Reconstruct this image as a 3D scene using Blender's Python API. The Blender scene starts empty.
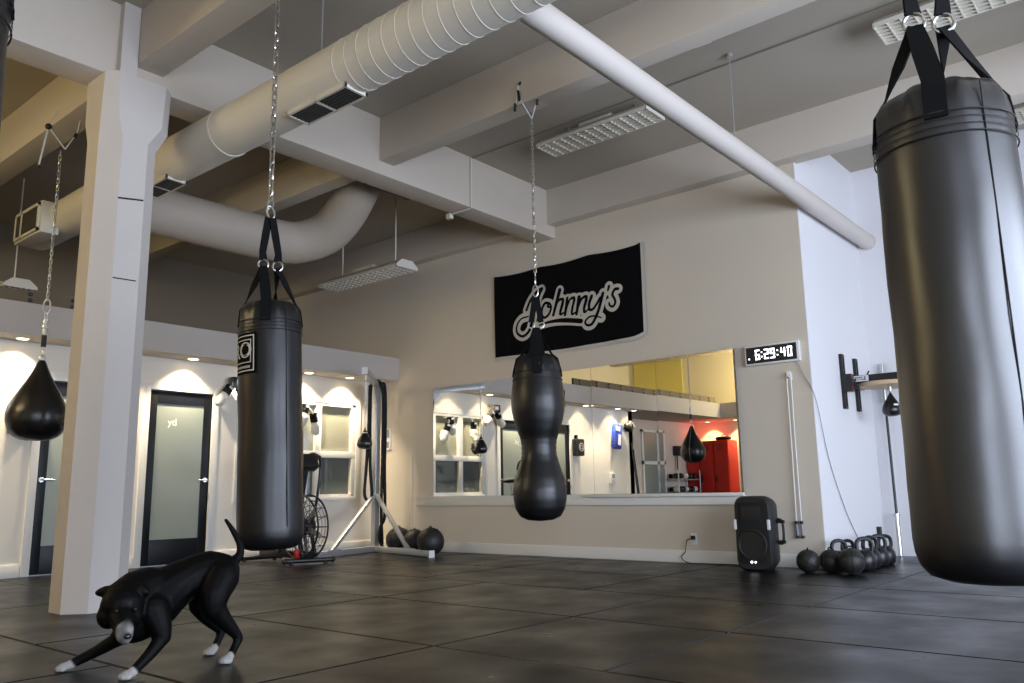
import bpy, bmesh, math, random
from mathutils import Vector, Matrix, noise

PI = math.pi
random.seed(7)
scene = bpy.context.scene
COL = scene.collection

# ------------------------------------------------------------------ materials
def lin(h):
    h = h.lstrip('#')
    out = []
    for i in (0, 2, 4):
        c = int(h[i:i + 2], 16) / 255.0
        out.append(c / 12.92 if c <= 0.04045 else ((c + 0.055) / 1.055) ** 2.4)
    return out + [1.0]

def mat(name, col, rough=0.5, metal=0.0, bump=0.0, bscale=60.0, var=0.0, vscale=3.0, spec=0.5, emit=None, estr=0.0, rvar=0.0):
    m = bpy.data.materials.new(name)
    m.use_nodes = True
    nt = m.node_tree
    b = nt.nodes['Principled BSDF']
    c = lin(col) if isinstance(col, str) else list(col) + [1.0]
    b.inputs['Base Color'].default_value = c
    b.inputs['Roughness'].default_value = rough
    b.inputs['Metallic'].default_value = metal
    b.inputs['Specular IOR Level'].default_value = spec
    if emit:
        b.inputs['Emission Color'].default_value = lin(emit)
        b.inputs['Emission Strength'].default_value = estr
    tc = nt.nodes.new('ShaderNodeTexCoord')
    if bump > 0:
        n = nt.nodes.new('ShaderNodeTexNoise')
        n.inputs['Scale'].default_value = bscale
        n.inputs['Detail'].default_value = 4.0
        nt.links.new(tc.outputs['Object'], n.inputs['Vector'])
        bp = nt.nodes.new('ShaderNodeBump')
        bp.inputs['Strength'].default_value = bump
        bp.inputs['Distance'].default_value = 0.02
        nt.links.new(n.outputs['Fac'], bp.inputs['Height'])
        nt.links.new(bp.outputs['Normal'], b.inputs['Normal'])
    if var > 0:
        n = nt.nodes.new('ShaderNodeTexNoise')
        n.inputs['Scale'].default_value = vscale
        n.inputs['Detail'].default_value = 5.0
        nt.links.new(tc.outputs['Object'], n.inputs['Vector'])
        mx = nt.nodes.new('ShaderNodeMix')
        mx.data_type = 'RGBA'
        mx.inputs[6].default_value = [x * (1 - var) for x in c[:3]] + [1]
        mx.inputs[7].default_value = [min(1, x * (1 + var)) for x in c[:3]] + [1]
        nt.links.new(n.outputs['Fac'], mx.inputs[0])
        nt.links.new(mx.outputs[2], b.inputs['Base Color'])
        if rvar > 0:
            mr = nt.nodes.new('ShaderNodeMapRange')
            mr.inputs['From Min'].default_value = 0.3
            mr.inputs['From Max'].default_value = 0.7
            mr.inputs['To Min'].default_value = max(0, rough - rvar)
            mr.inputs['To Max'].default_value = rough + rvar
            nt.links.new(n.outputs['Fac'], mr.inputs['Value'])
            nt.links.new(mr.outputs['Result'], b.inputs['Roughness'])
    return m

M = {}
M['wall'] = mat('wall_paint', '#d8cdbb', 0.85, bump=0.05, bscale=35, var=0.03, vscale=1.3)
M['soffit'] = mat('soffit_paint', '#bdb5ac', 0.8)
M['office'] = mat('office_wall_paint', '#e9e2d5', 0.8, bump=0.04, bscale=35)
M['wallwhite'] = mat('white_wall_paint', '#e6e5e7', 0.8, bump=0.04, bscale=35)
M['upper'] = mat('upper_wall_dim_paint', '#857a69', 0.9)  # dimness of the unlit upper wall, put into the paint colour
M['cream'] = mat('cream_upper_paint', '#e6dcbc', 0.85)
M['yellow'] = mat('yellow_light_paint', '#e3d67c', 0.85)  # yellow lamplight on the upper wall, put into the colour
M['conc'] = mat('painted_concrete', '#cdc3b5', 0.85, bump=0.12, bscale=14, var=0.04, vscale=0.9)
M['slab'] = mat('painted_slab', '#b0a798', 0.9, bump=0.08, bscale=10, var=0.05, vscale=0.8)
M['column'] = mat('column_paint', '#d0c9c2', 0.75, bump=0.12, bscale=9, var=0.05, vscale=2.2)
M['trim'] = mat('trim_white', '#e8e5dc', 0.5)
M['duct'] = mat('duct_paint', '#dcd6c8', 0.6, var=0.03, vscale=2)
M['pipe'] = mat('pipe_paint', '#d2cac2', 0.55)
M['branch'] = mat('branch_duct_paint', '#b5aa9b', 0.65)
M['doorframe'] = mat('door_dark_blue', '#0d1015', 0.4, spec=0.25)
M['frost'] = mat('frosted_glass', '#8f968c', 0.32, spec=0.5, var=0.06, vscale=1.2)
M['pane'] = mat('window_pane_glass', '#5d6360', 0.06, spec=0.6)
M['paneup'] = mat('window_pane_upper', '#8c8c7c', 0.12, spec=0.5)
M['leather'] = mat('black_vinyl', (0.006, 0.006, 0.0065), 0.36, bump=0.03, bscale=240, spec=0.5, var=0.2, vscale=4, rvar=0.04)
M['vinyl'] = mat('black_vinyl_shiny', (0.007, 0.007, 0.009), 0.34, bump=0.03, bscale=240, spec=1.0, var=0.2, vscale=4, rvar=0.03)
M['leather2'] = mat('black_glossy_leather', (0.010, 0.010, 0.010), 0.28, bump=0.06, bscale=60, spec=0.6)
M['seam'] = mat('black_stitching', (0.004, 0.004, 0.004), 0.7)
M['web'] = mat('black_webbing', (0.005, 0.005, 0.0055), 0.85, bump=0.2, bscale=220, spec=0.15)
M['chrome'] = mat('zinc_steel', (0.62, 0.62, 0.60), 0.28, metal=1.0)
M['steel'] = mat('galvanised_steel', (0.52, 0.53, 0.54), 0.42, metal=0.6, var=0.06)
M['black'] = mat('black_plastic', (0.012, 0.012, 0.013), 0.5)
M['blackm'] = mat('black_steel', (0.012, 0.012, 0.013), 0.35, spec=0.5)
M['rubber'] = mat('black_rubber', (0.016, 0.015, 0.013), 0.5, bump=0.2, bscale=120)
M['rope'] = mat('black_rope', (0.010, 0.010, 0.011), 0.85, bump=0.6, bscale=90)
M['white'] = mat('white_plastic', '#e6e6e4', 0.4)
M['whitel'] = mat('white_leather', '#dedad0', 0.4)
M['grey'] = mat('grey_plastic', '#8e929a', 0.4)
M['bann'] = mat('black_banner_cloth', (0.004, 0.004, 0.0045), 0.95, bump=0.08, bscale=30, spec=0.1)
M['bannw'] = mat('banner_offwhite_print', '#c9c3b6', 0.9)
M['led'] = mat('white_led', '#ffffff', 0.4, emit='#f4f6ff', estr=2.5)
M['lamp'] = mat('downlight_lens', '#fff3d6', 0.4, emit='#ffe6b4', estr=14.0)
M['red'] = mat('red_locker_paint', '#c21f12', 0.35)
M['blue'] = mat('blue_leather', '#2747b8', 0.4)
M['wood'] = mat('birch_platform', '#c9ae8a', 0.5, var=0.1, vscale=8)
M['woodd'] = mat('weathered_timber', '#6a5c47', 0.7, var=0.2, vscale=6)
M['redp'] = mat('red_plastic', '#b31c14', 0.4)
M['grille'] = mat('dark_grille', '#3a3732', 0.6)
M['mirror'] = mat('mirror_silver', (0.93, 0.94, 0.93), 0.0, metal=1.0)
M['tan'] = mat('grey_brown_keypad', '#8a8378', 0.5)
M['dark'] = mat('dark_void', (0.006, 0.006, 0.006), 0.9)
M['eye'] = mat('dark_eye', (0.006, 0.005, 0.004), 0.35, spec=0.3)

# floor: rubber mats, a different shade per mat carried in a colour attribute
mf = bpy.data.materials.new('rubber_mats'); mf.use_nodes = True
nt = mf.node_tree; b = nt.nodes['Principled BSDF']
at = nt.nodes.new('ShaderNodeAttribute'); at.attribute_name = 'shade'
tc = nt.nodes.new('ShaderNodeTexCoord')
n1 = nt.nodes.new('ShaderNodeTexNoise'); n1.inputs['Scale'].default_value = 2.3; n1.inputs['Detail'].default_value = 6
n2 = nt.nodes.new('ShaderNodeTexNoise'); n2.inputs['Scale'].default_value = 150; n2.inputs['Detail'].default_value = 2
for n in (n1, n2): nt.links.new(tc.outputs['Object'], n.inputs['Vector'])
mr = nt.nodes.new('ShaderNodeMapRange'); mr.inputs['To Min'].default_value = 0.75; mr.inputs['To Max'].default_value = 1.3
mr.inputs['From Min'].default_value = 0.3; mr.inputs['From Max'].default_value = 0.7
nt.links.new(n1.outputs['Fac'], mr.inputs['Value'])
mu = nt.nodes.new('ShaderNodeMix'); mu.data_type = 'RGBA'; mu.blend_type = 'MULTIPLY'; mu.inputs[0].default_value = 1
nt.links.new(at.outputs['Color'], mu.inputs[6]); nt.links.new(mr.outputs['Result'], mu.inputs[7])
nt.links.new(mu.outputs[2], b.inputs['Base Color'])
mr2 = nt.nodes.new('ShaderNodeMapRange'); mr2.inputs['To Min'].default_value = 0.27; mr2.inputs['To Max'].default_value = 0.46
mr2.inputs['From Min'].default_value = 0.3; mr2.inputs['From Max'].default_value = 0.7
nt.links.new(n1.outputs['Fac'], mr2.inputs['Value']); nt.links.new(mr2.outputs['Result'], b.inputs['Roughness'])
bp = nt.nodes.new('ShaderNodeBump'); bp.inputs['Strength'].default_value = 0.12; bp.inputs['Distance'].default_value = 0.004
nt.links.new(n2.outputs['Fac'], bp.inputs['Height']); nt.links.new(bp.outputs['Normal'], b.inputs['Normal'])
b.inputs['Specular IOR Level'].default_value = 0.34
M['floor'] = mf

# dog coat: black / white from a colour attribute
md = bpy.data.materials.new('dog_coat'); md.use_nodes = True
nt = md.node_tree; b = nt.nodes['Principled BSDF']
at = nt.nodes.new('ShaderNodeAttribute'); at.attribute_name = 'coat'
nt.links.new(at.outputs['Color'], b.inputs['Base Color'])
b.inputs['Roughness'].default_value = 0.6; b.inputs['Specular IOR Level'].default_value = 0.15
tc = nt.nodes.new('ShaderNodeTexCoord')
n2 = nt.nodes.new('ShaderNodeTexNoise'); n2.inputs['Scale'].default_value = 140
nt.links.new(tc.outputs['Object'], n2.inputs['Vector'])
bp = nt.nodes.new('ShaderNodeBump'); bp.inputs['Strength'].default_value = 0.15; bp.inputs['Distance'].default_value = 0.004
nt.links.new(n2.outputs['Fac'], bp.inputs['Height']); nt.links.new(bp.outputs['Normal'], b.inputs['Normal'])
M['dog'] = md

# ------------------------------------------------------------------ mesh builder
def catmull(pts, n=8, closed=False):
    P = [Vector(p) for p in pts]
    out = []
    N = len(P)
    rng = range(N) if closed else range(N - 1)
    for i in rng:
        if closed:
            p0, p1, p2, p3 = P[(i - 1) % N], P[i], P[(i + 1) % N], P[(i + 2) % N]
        else:
            p0 = P[i - 1] if i > 0 else P[i] * 2 - P[i + 1]
            p1, p2 = P[i], P[i + 1]
            p3 = P[i + 2] if i + 2 < N else P[i + 1] * 2 - P[i]
        for k in range(n):
            t = k / n
            out.append(0.5 * ((2 * p1) + (p2 - p0) * t + (2 * p0 - 5 * p1 + 4 * p2 - p3) * t * t + (3 * p1 - p0 - 3 * p2 + p3) * t ** 3))
    if not closed:
        out.append(P[-1].copy())
    return out

class MB:
    def __init__(s):
        s.bm = bmesh.new()
    def box(s, x0, x1, y0, y1, z0, z1, mtx=None):
        v = [s.bm.verts.new(p) for p in ((x0, y0, z0), (x1, y0, z0), (x1, y1, z0), (x0, y1, z0), (x0, y0, z1), (x1, y0, z1), (x1, y1, z1), (x0, y1, z1))]
        if mtx is not None:
            for q in v: q.co = mtx @ q.co
        for f in ((0, 3, 2, 1), (4, 5, 6, 7), (0, 1, 5, 4), (1, 2, 6, 5), (2, 3, 7, 6), (3, 0, 4, 7)):
            s.bm.faces.new([v[i] for i in f])
        return s
    def cbox(s, c, d, rotz=0, mtx=None):
        m = Matrix.Translation(c) @ Matrix.Rotation(rotz, 4, 'Z')
        if mtx is not None: m = Matrix.Translation(c) @ mtx
        return s.box(-d[0] / 2, d[0] / 2, -d[1] / 2, d[1] / 2, -d[2] / 2, d[2] / 2, m)
    def bar(s, p0, p1, w, h, up=(0, 0, 1)):
        p0, p1 = Vector(p0), Vector(p1)
        d = p1 - p0; L = d.length; d.normalize()
        u = Vector(up)
        if abs(d.dot(u)) > 0.97: u = Vector((1, 0, 0))
        sd = d.cross(u).normalized(); u = sd.cross(d)
        m = Matrix((sd, d, u)).transposed().to_4x4(); m.translation = p0
        return s.box(-w / 2, w / 2, 0, L, -h / 2, h / 2, m)
    def ring(s, c, ax1, ax2, r, seg):
        return [s.bm.verts.new(c + ax1 * (math.cos(2 * PI * k / seg) * r) + ax2 * (math.sin(2 * PI * k / seg) * r)) for k in range(seg)]
    def tube(s, pts, r, seg=8, closed=False, cap=True):
        P = [Vector(p) for p in pts]; N = len(P)
        rr = r if isinstance(r, (list, tuple)) else [r] * N
        prev = None; rings = []
        for i in range(N):
            if closed: t = (P[(i + 1) % N] - P[i - 1])
            else: t = P[min(i + 1, N - 1)] - P[max(i - 1, 0)]
            t.normalize()
            if prev is None:
                a = Vector((0, 0, 1)) if abs(t.z) < 0.9 else Vector((1, 0, 0))
                a = (a - t * a.dot(t)).normalized()
            else:
                a = prev - t * prev.dot(t)
                a.normalize()
            prev = a
            rings.append(s.ring(P[i], a, t.cross(a), rr[i], seg))
        for i in range(N if closed else N - 1):
            A, B = rings[i], rings[(i + 1) % N]
            for k in range(seg):
                s.bm.faces.new((A[k], A[(k + 1) % seg], B[(k + 1) % seg], B[k]))
        if cap and not closed:
            s.bm.faces.new(list(reversed(rings[0]))); s.bm.faces.new(rings[-1])
        return s
    def cyl(s, p0, p1, r0, r1=None, seg=20):
        return s.tube([p0, p1], [r0, r0 if r1 is None else r1], seg)
    def lathe(s, prof, o=(0, 0, 0), seg=40, mtx=None, fn=None):
        o = Vector(o); rings = []
        for (r, z) in prof:
            if r < 1e-5:
                rings.append([s.bm.verts.new((0, 0, z))])
            else:
                rings.append([s.bm.verts.new((math.cos(2 * PI * k / seg) * r, math.sin(2 * PI * k / seg) * r, z)) for k in range(seg)])
        for R_ in rings:
            for v in R_:
                if fn: v.co = fn(v.co)
                if mtx is not None: v.co = mtx @ v.co
                v.co = v.co + o
        for A, B in zip(rings, rings[1:]):
            for k in range(seg):
                a = [A[k % len(A)], A[(k + 1) % len(A)]] if len(A) > 1 else [A[0]]
                b_ = [B[(k + 1) % len(B)], B[k % len(B)]] if len(B) > 1 else [B[0]]
                s.bm.faces.new(a + b_)
        for R_, rev in ((rings[0], False), (rings[-1], True)):
            if len(R_) > 1: s.bm.faces.new(R_)
        return s
    def sphere(s, c, r, seg=20, mtx=None):
        rs = r if isinstance(r, (list, tuple)) else (r, r, r)
        n = max(6, seg // 2)
        prof = [(math.sin(PI * i / n), -math.cos(PI * i / n)) for i in range(n + 1)]
        prof[0] = (0, -1); prof[-1] = (0, 1)
        m = Matrix.Diagonal((*rs, 1))
        if mtx is not None: m = mtx @ m
        return s.lathe(prof, c, seg, m)
    def poly(s, pts):
        return s.bm.faces.new([s.bm.verts.new(p) for p in pts])
    def prism(s, pts, ext):
        e = Vector(ext)
        A = [s.bm.verts.new(p) for p in pts]; B = [s.bm.verts.new(Vector(p) + e) for p in pts]
        s.bm.faces.new(list(reversed(A))); s.bm.faces.new(B)
        for k in range(len(A)):
            s.bm.faces.new((A[k], A[(k + 1) % len(A)], B[(k + 1) % len(A)], B[k]))
        return s
    def strap(s, pts, width, thick, wdirs):
        """a flat band swept along pts; wdirs: one width direction per point"""
        P = [Vector(p) for p in pts]; rings = []
        for i, p in enumerate(P):
            t = (P[min(i + 1, len(P) - 1)] - P[max(i - 1, 0)]).normalized()
            w = Vector(wdirs[i]); w = (w - t * w.dot(t)).normalized(); n = t.cross(w)
            wd = width[i] if isinstance(width, (list, tuple)) else width
            rings.append([s.bm.verts.new(p + w * (a * wd / 2) + n * (c * thick / 2)) for a, c in ((-1, -1), (1, -1), (1, 1), (-1, 1))])
        for A, B in zip(rings, rings[1:]):
            for k in range(4): s.bm.faces.new((A[k], A[(k + 1) % 4], B[(k + 1) % 4], B[k]))
        s.bm.faces.new(list(reversed(rings[0]))); s.bm.faces.new(rings[-1])
        return s
    def chain(s, p0, p1, pitch=0.036, L=0.05, W=0.028, r=0.0042):
        p0, p1 = Vector(p0), Vector(p1); d = p1 - p0; n = max(1, int(d.length / pitch)); d.normalize()
        a = Vector((1, 0, 0)) if abs(d.x) < 0.8 else Vector((0, 1, 0))
        u = (a - d * a.dot(d)).normalized(); v = d.cross(u)
        step = (p1 - p0).length / n
        for i in range(n):
            c = p0 + d * (step * (i + 0.5))
            q = Matrix.Rotation(PI / 4 + (PI / 2 if i % 2 else 0) + random.uniform(-.2, .2), 3, d)
            w = q @ u
            pts = []
            hl = L / 2 - W / 2 + r; hw = W / 2 - r
            for k in range(5): th = PI * k / 4; pts.append(c + d * (hl + math.sin(th) * hw) + w * (math.cos(th) * hw))
            for k in range(5): th = PI + PI * k / 4; pts.append(c + d * (-hl + math.sin(th) * hw) + w * (math.cos(th) * hw))
            s.tube(pts, r, 5, closed=True)
        return s

ORG = {}
def mk(name, mb, m, parent=None, smooth=True, angle=35, bevel=0.0, bseg=2):
    bm = mb.bm if isinstance(mb, MB) else mb
    bmesh.ops.recalc_face_normals(bm, faces=bm.faces)
    if bevel > 0:
        es = [e for e in bm.edges if len(e.link_faces) == 2 and e.calc_face_angle(0) > 0.6]
        if es: bmesh.ops.bevel(bm, geom=es, offset=bevel, segments=bseg, affect='EDGES', clamp_overlap=True, profile=0.6)
    me = bpy.data.meshes.new(name)
    o = ORG.get(parent, Vector((0, 0, 0))) if parent else None
    if o is not None:
        for v in bm.verts: v.co -= o
    bm.to_mesh(me); bm.free()
    me.materials.append(m)
    if smooth:
        me.polygons.foreach_set('use_smooth', [True] * len(me.polygons))
        me.set_sharp_from_angle(angle=math.radians(angle))
    ob = bpy.data.objects.new(name, me)
    COL.objects.link(ob)
    if parent:
        ob.parent = parent; ORG[ob] = o.copy()
    return ob

def thing(name, label, cat, loc=(0, 0, 0), group=None, local=False, rot=(0, 0, 0)):
    o = bpy.data.objects.new(name, None); COL.objects.link(o)
    o.empty_display_size = 0.1
    o.location = loc; o.rotation_euler = rot
    o['label'] = label; o['category'] = cat
    if group: o['group'] = group
    ORG[o] = Vector((0, 0, 0)) if local else Vector(loc)
    return o
def tag(o, label, cat, group=None):
    o['label'] = label; o['category'] = cat
    if group: o['group'] = group
    return o
def struct(name, mb, m, parent=None, **k):
    o = mk(name, mb, m, parent, **k)
    if not parent: o['kind'] = 'structure'
    return o
def sroot(name, loc=(0, 0, 0)):
    o = bpy.data.objects.new(name, None); COL.objects.link(o); o.location = loc
    o['kind'] = 'structure'; ORG[o] = Vector(loc)
    return o
def dup(root, loc, rot, label, group=None):
    def cp(o, par):
        c = o.copy(); COL.objects.link(c)
        if par: c.parent = par
        for ch in list(o.children): cp(ch, c)
        return c
    r = cp(root, None)
    r.location = loc; r.rotation_euler = rot; r['label'] = label
    if group: r['group'] = group
    return r
def textmesh(body, size, font_bold=True):
    cu = bpy.data.curves.new('txt', 'FONT'); cu.body = body; cu.size = size; cu.align_x = 'CENTER'; cu.align_y = 'CENTER'
    if font_bold: cu.offset = size * 0.022
    ob = bpy.data.objects.new('txt', cu); COL.objects.link(ob)
    dg = bpy.context.evaluated_depsgraph_get()
    me = bpy.data.meshes.new_from_object(ob.evaluated_get(dg))
    bm = bmesh.new(); bm.from_mesh(me)
    bpy.data.objects.remove(ob); bpy.data.curves.remove(cu); bpy.data.meshes.remove(me)
    return bm

# ------------------------------------------------------------------ dimensions
XB, YL, YS, ZC = 8.18, 9.45, 9.05, 4.60      # back wall, office wall, soffit front, slab
YR, XF = 2.95, 10.1                          # return wall, far wall
YN, XW, YU = -4.0, -3.2, 12.5                # window wall, west wall, upper wall

# ------------------------------------------------------------------ floor of rubber mats
def make_floor():
    bm = bmesh.new(); lay = bm.loops.layers.color.new('shade')
    def quad(x0, x1, y0, y1, z, c):
        f = bm.faces.new([bm.verts.new(p) for p in ((x0, y0, z), (x1, y0, z), (x1, y1, z), (x0, y1, z))])
        for l in f.loops: l[lay] = (*c, 1)
    quad(XW - .2, XF + .2, YN - .2, YU, -0.012, (0.006, 0.006, 0.006))
    rnd = random.Random(3)
    W = 1.22; g = 0.006
    for k in range(-6, 6):
        x0 = 3.12 + W * k; x1 = x0 + W
        if k >= 2: ys = [2.13 + 1.83 * i for i in range(-5, 6)]
        elif k == 1: ys = [-5.2, -3.36, -1.53, .3, 2.13, 3.17, 5.0, 6.83, 8.66, 10.5]
        elif k == 0: ys = [-5.2, -3.36, -1.53, .3, 2.13, 3.17, 5.0, 6.83, 8.66, 10.5]
        else: ys = [3.17 + 1.83 * i + (0.0 if k % 2 else 0.9) for i in range(-5, 5)]
        for a, c in zip(ys, ys[1:]):
            s = rnd.uniform(0.007, 0.014)
            col = (s * 1.08, s, s * 0.90)
            xa, xb, ya, yb = max(x0 + g, XW), min(x1 - g, XF + .1), a + g, c - g
            if xb <= xa: continue
            v = [bm.verts.new(p) for p in ((xa, ya, -.012), (xb, ya, -.012), (xb, yb, -.012), (xa, yb, -.012))]
            e = 0.006
            t = [bm.verts.new(p) for p in ((xa + e, ya + e, 0), (xb - e, ya + e, 0), (xb - e, yb - e, 0), (xa + e, yb - e, 0))]
            fs = [bm.faces.new(t)] + [bm.faces.new((v[i], v[(i + 1) % 4], t[(i + 1) % 4], t[i])) for i in range(4)]
            for f in fs:
                for l in f.loops: l[lay] = (*col, 1)
    return bm
fl = struct('floor', make_floor(), M['floor'], smooth=False)

# ------------------------------------------------------------------ walls, slab, beams
struct('wall_back', MB().box(XB, XB + .15, YR, YU, 0, 4.16), M['wall'], smooth=False)
struct('wall_right', MB().box(XB, XF, YR - .006, YR, 0, ZC).box(XB + .15, XF, YR, YR + .15, 0, ZC), M['wallwhite'], smooth=False)
struct('wall_far', MB().box(XF, XF + .15, YN, YR, 0, ZC), M['wallwhite'], smooth=False)

# office wall with two door openings and one window
D1 = (3.47, 4.28); D2 = (4.63, 5.43); WN = (5.86, 7.70, 0.76, 2.06)
w = MB()
y0, y1 = YL, YL + .15
for a, c in ((1.4, D1[0]), (D1[1], D2[0]), (D2[1], WN[0]), (WN[1], XB)): w.box(a, c, y0, y1, 0, 2.45)
for a, c in (D1, D2): w.box(a, c, y0, y1, 2.04, 2.45)
w.box(WN[0], WN[1], y0, y1, 0, WN[2]); w.box(WN[0], WN[1], y0, y1, WN[3], 2.45)
struct('wall_left', w, M['office'], smooth=False)
# alcove beyond the offices
struct('wall_alcove', MB().box(XW, 1.4, 10.4, 10.55, 0, 2.45).box(1.4, 1.55, YL, 10.55, 0, 2.45), M['wall'], smooth=False)
struct('wall_west', MB().box(XW - .15, XW, YN, YU, 2.77, ZC).box(-2.75, -2.6, -1.4, 10.4, 0, 2.43).box(-2.75, -2.6, YN, -1.4, 0, .3), M['cream'], smooth=False)
struct('wall_upper', MB().box(1.5, XB, YU, YU + .15, 2.77, ZC), M['upper'], smooth=False)  # dim stretch of the upper wall, its shade carried by the darker colour
struct('wall_upper_west', MB().box(XW, 1.5, YU, YU + .15, 2.77, ZC), M['cream'], smooth=False)
struct('wall_upper_yellow_light', MB().box(XW + .002, XW + .03, 11.0, 12.3, 2.77, 4.25), M['yellow'], smooth=False)  # coloured patch standing in for yellow light on the west wall
# window wall behind the camera: a long opening
struct('wall_front', MB().box(XW, -.5, YN - .15, YN, 0, ZC).box(7.5, XF, YN - .15, YN, 0, ZC).box(-.5, 7.5, YN - .15, YN, 3.1, ZC).box(-.5, 7.5, YN - .15, YN, 0, .25)
       .box(3.45, 3.55, YN - .12, YN - .03, .25, 3.1), M['wall'], smooth=False)
# soffit over the office front and its turn along the west side, with the office roof
struct('ceiling_soffit', MB().box(-1.5, XB, YS, YU, 2.43, 2.765).box(-3.2, -1.5, YN, YU, 2.43, 2.765), M['soffit'], smooth=False)
struct('ceiling', MB().box(XW - .2, XF + .2, YN - .2, YU + .2, ZC, ZC + .2), M['slab'], smooth=False)
for (a, c, z) in ((2.69, 2.93, 4.13), (5.22, 5.42, 4.13), (8.02, 8.25, 4.14), (0.1, .34, 4.13), (-2.5, -2.26, 4.13)):
    struct('ceiling_beam', MB().box(a, c, YN, YU, z, ZC + .05), M['conc'], smooth=True, bevel=.012)
struct('ceiling_girder', MB().box(XW, XB + .02, 6.10, 6.42, 3.99, ZC + .05), M['conc'], smooth=True, bevel=.012)
struct('ceiling_girder', MB().box(XW, XF, -0.75, -0.43, 3.99, ZC + .05), M['conc'], smooth=True, bevel=.012)

# column: chamfered square with a flared head and a pilaster strip up the girder
def column():
    bm = bmesh.new()
    cx, cy = 2.70, 6.23
    def sect(hx, hy, ch, z, dx=0):
        p = [(-hx + ch, -hy), (hx - ch, -hy), (hx, -hy + ch), (hx, hy - ch), (hx - ch, hy), (-hx + ch, hy), (-hx, hy - ch), (-hx, -hy + ch)]
        return [bm.verts.new((cx + dx + a, cy + b_, z)) for a, b_ in p]
    S = [sect(.225, .225, .128, 0), sect(.225, .225, .128, .1), sect(.222, .222, .124, 1.5), sect(.222, .222, .124, 3.48), sect(.262, .23, .095, 3.64, .028), sect(.262, .23, .076, 4.0, .028)]
    for A, B in zip(S, S[1:]):
        for k in range(8): bm.faces.new((A[k], A[(k + 1) % 8], B[(k + 1) % 8], B[k]))
    bm.faces.new(S[0]); bm.faces.new(S[-1])
    m = MB(); m.bm.free(); m.bm = bm
    m.box(2.555, 2.685, 6.03, 6.13, 3.95, ZC)
    return m
cl_ = struct('concrete_column', column(), M['column'], smooth=True, angle=20)
for (xa, za, xb, zb, r_) in ((2.60, 2.992, 2.79, 3.02, .006), (2.605, 2.375, 2.775, 2.38, .004)):
    mk('dark_tie_mark', MB().bar((xa, 6.007, za), (xb, 6.007, zb), .006, r_ * 2), M['dark'], cl_, smooth=False)

# baseboards and trims
struct('baseboard_left', MB().box(1.4, D1[0] - .1, YL - .015, YL, 0, .13).box(D1[1] + .1, D2[0] - .1, YL - .015, YL, 0, .13).box(D2[1] + .1, XB, YL - .015, YL, 0, .13), M['trim'], bevel=.004)
struct('baseboard_back', MB().box(XB - .015, XB, YR, YL, 0, .13), M['trim'], bevel=.004)
struct('trim_1', MB().box(XB - .03, XB, 3.72, 8.64, .61, .735).box(XB - .07, XB, 3.72, 5.7, .70, .735), M['trim'], bevel=.006)
struct('trim_2', MB().box(XB - .02, XB, 8.74, 8.80, .13, 1.35), M['wall'], bevel=.005)

# doors
def door(name, a, c, hx, side):
    r = sroot(name, ((a + c) / 2, YL, 0))
    y = YL
    f = MB()
    lw = .10
    f.box(a, a + lw, y + .01, y + .05, .012, 2.03).box(c - lw, c, y + .01, y + .05, .012, 2.03)
    f.box(a + lw, c - lw, y + .01, y + .05, .012, .30).box(a + lw, c - lw, y + .01, y + .05, 1.885, 2.03)
    mk('door_leaf', f, M['doorframe'], r, bevel=.003)
    mk('glass_pane', MB().box(a + lw - .01, c - lw + .01, y + .022, y + .034, .29, 1.895), M['frost'], r, smooth=False)
    t = MB()
    tw = .085
    t.box(a - tw, a, y - .02, y + .06, 0, 2.04 + tw).box(c, c + tw, y - .02, y + .06, 0, 2.04 + tw).box(a, c, y - .02, y + .06, 2.04, 2.04 + tw)
    mk('casing', t, M['trim'], r, bevel=.006)
    h = MB()
    h.cyl((hx, y + .012, .985), (hx, y - .004, .985), .027)
    h.tube(catmull([(hx, y, .985), (hx, y - .05, .985), (hx - side * .03, y - .058, .985), (hx - side * .12, y - .055, .98)], 5), .010, 10)
    mk('door_handle', h, M['chrome'], r)
    return r
d1 = door('door_1', D1[0], D1[1], D1[0] + .05, -1)
d2 = door('door_2', D2[0], D2[1], D2[1] - .05, 1)
# small white lettering on the pane of the second door
bm = textmesh('ytl', .115)
for v in bm.verts: v.co = Vector((4.935 + v.co.x, YL + .0215, 1.665 + v.co.y))
mk('lettering', bm, M['white'], d2, smooth=False)

# window with three columns and two rows of panes
wr = sroot('window_1', ((WN[0] + WN[1]) / 2, YL, WN[2]))
f = MB(); a, c, z0, z1 = WN
mull = (6.415, 7.05); mz = 1.34; bw = .05
f.box(a, a + bw, YL - .01, YL + .10, z0, z1).box(c - bw - .02, c, YL - .01, YL + .10, z0, z1)
for q in mull: f.box(q - .045, q + .045, YL - .01, YL + .10, z0 + .03, z1 - .03)
f.box(a, c, YL - .01, YL + .10, z0, z0 + .03).box(a, c, YL - .01, YL + .10, z1 - .04, z1).box(a, c, YL - .011, YL + .10, mz - .045, mz + .045)
mk('window_frame', f, M['trim'], wr, bevel=.004)
mk('casing', MB().box(a - .09, a, YL - .018, YL, z0 - .06, z1 + .09).box(c, c + .09, YL - .018, YL, z0 - .06, z1 + .09).box(a, c, YL - .018, YL, z1, z1 + .09).box(a, c, YL - .03, YL, z0 - .06, z0), M['trim'], wr, bevel=.004)
cs = [a + bw] + [q for m_ in mull for q in (m_ - .045, m_ + .045)] + [c - bw - .02]
for i in range(3):
    for (za, zb, mm) in ((z0 + .03, mz - .045, 'pane'), (mz + .045, z1 - .04, 'paneup')):
        mk('pane', MB().box(cs[2 * i], cs[2 * i + 1], YL + .05, YL + .056, za, zb), M[mm], wr, smooth=False)

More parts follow.
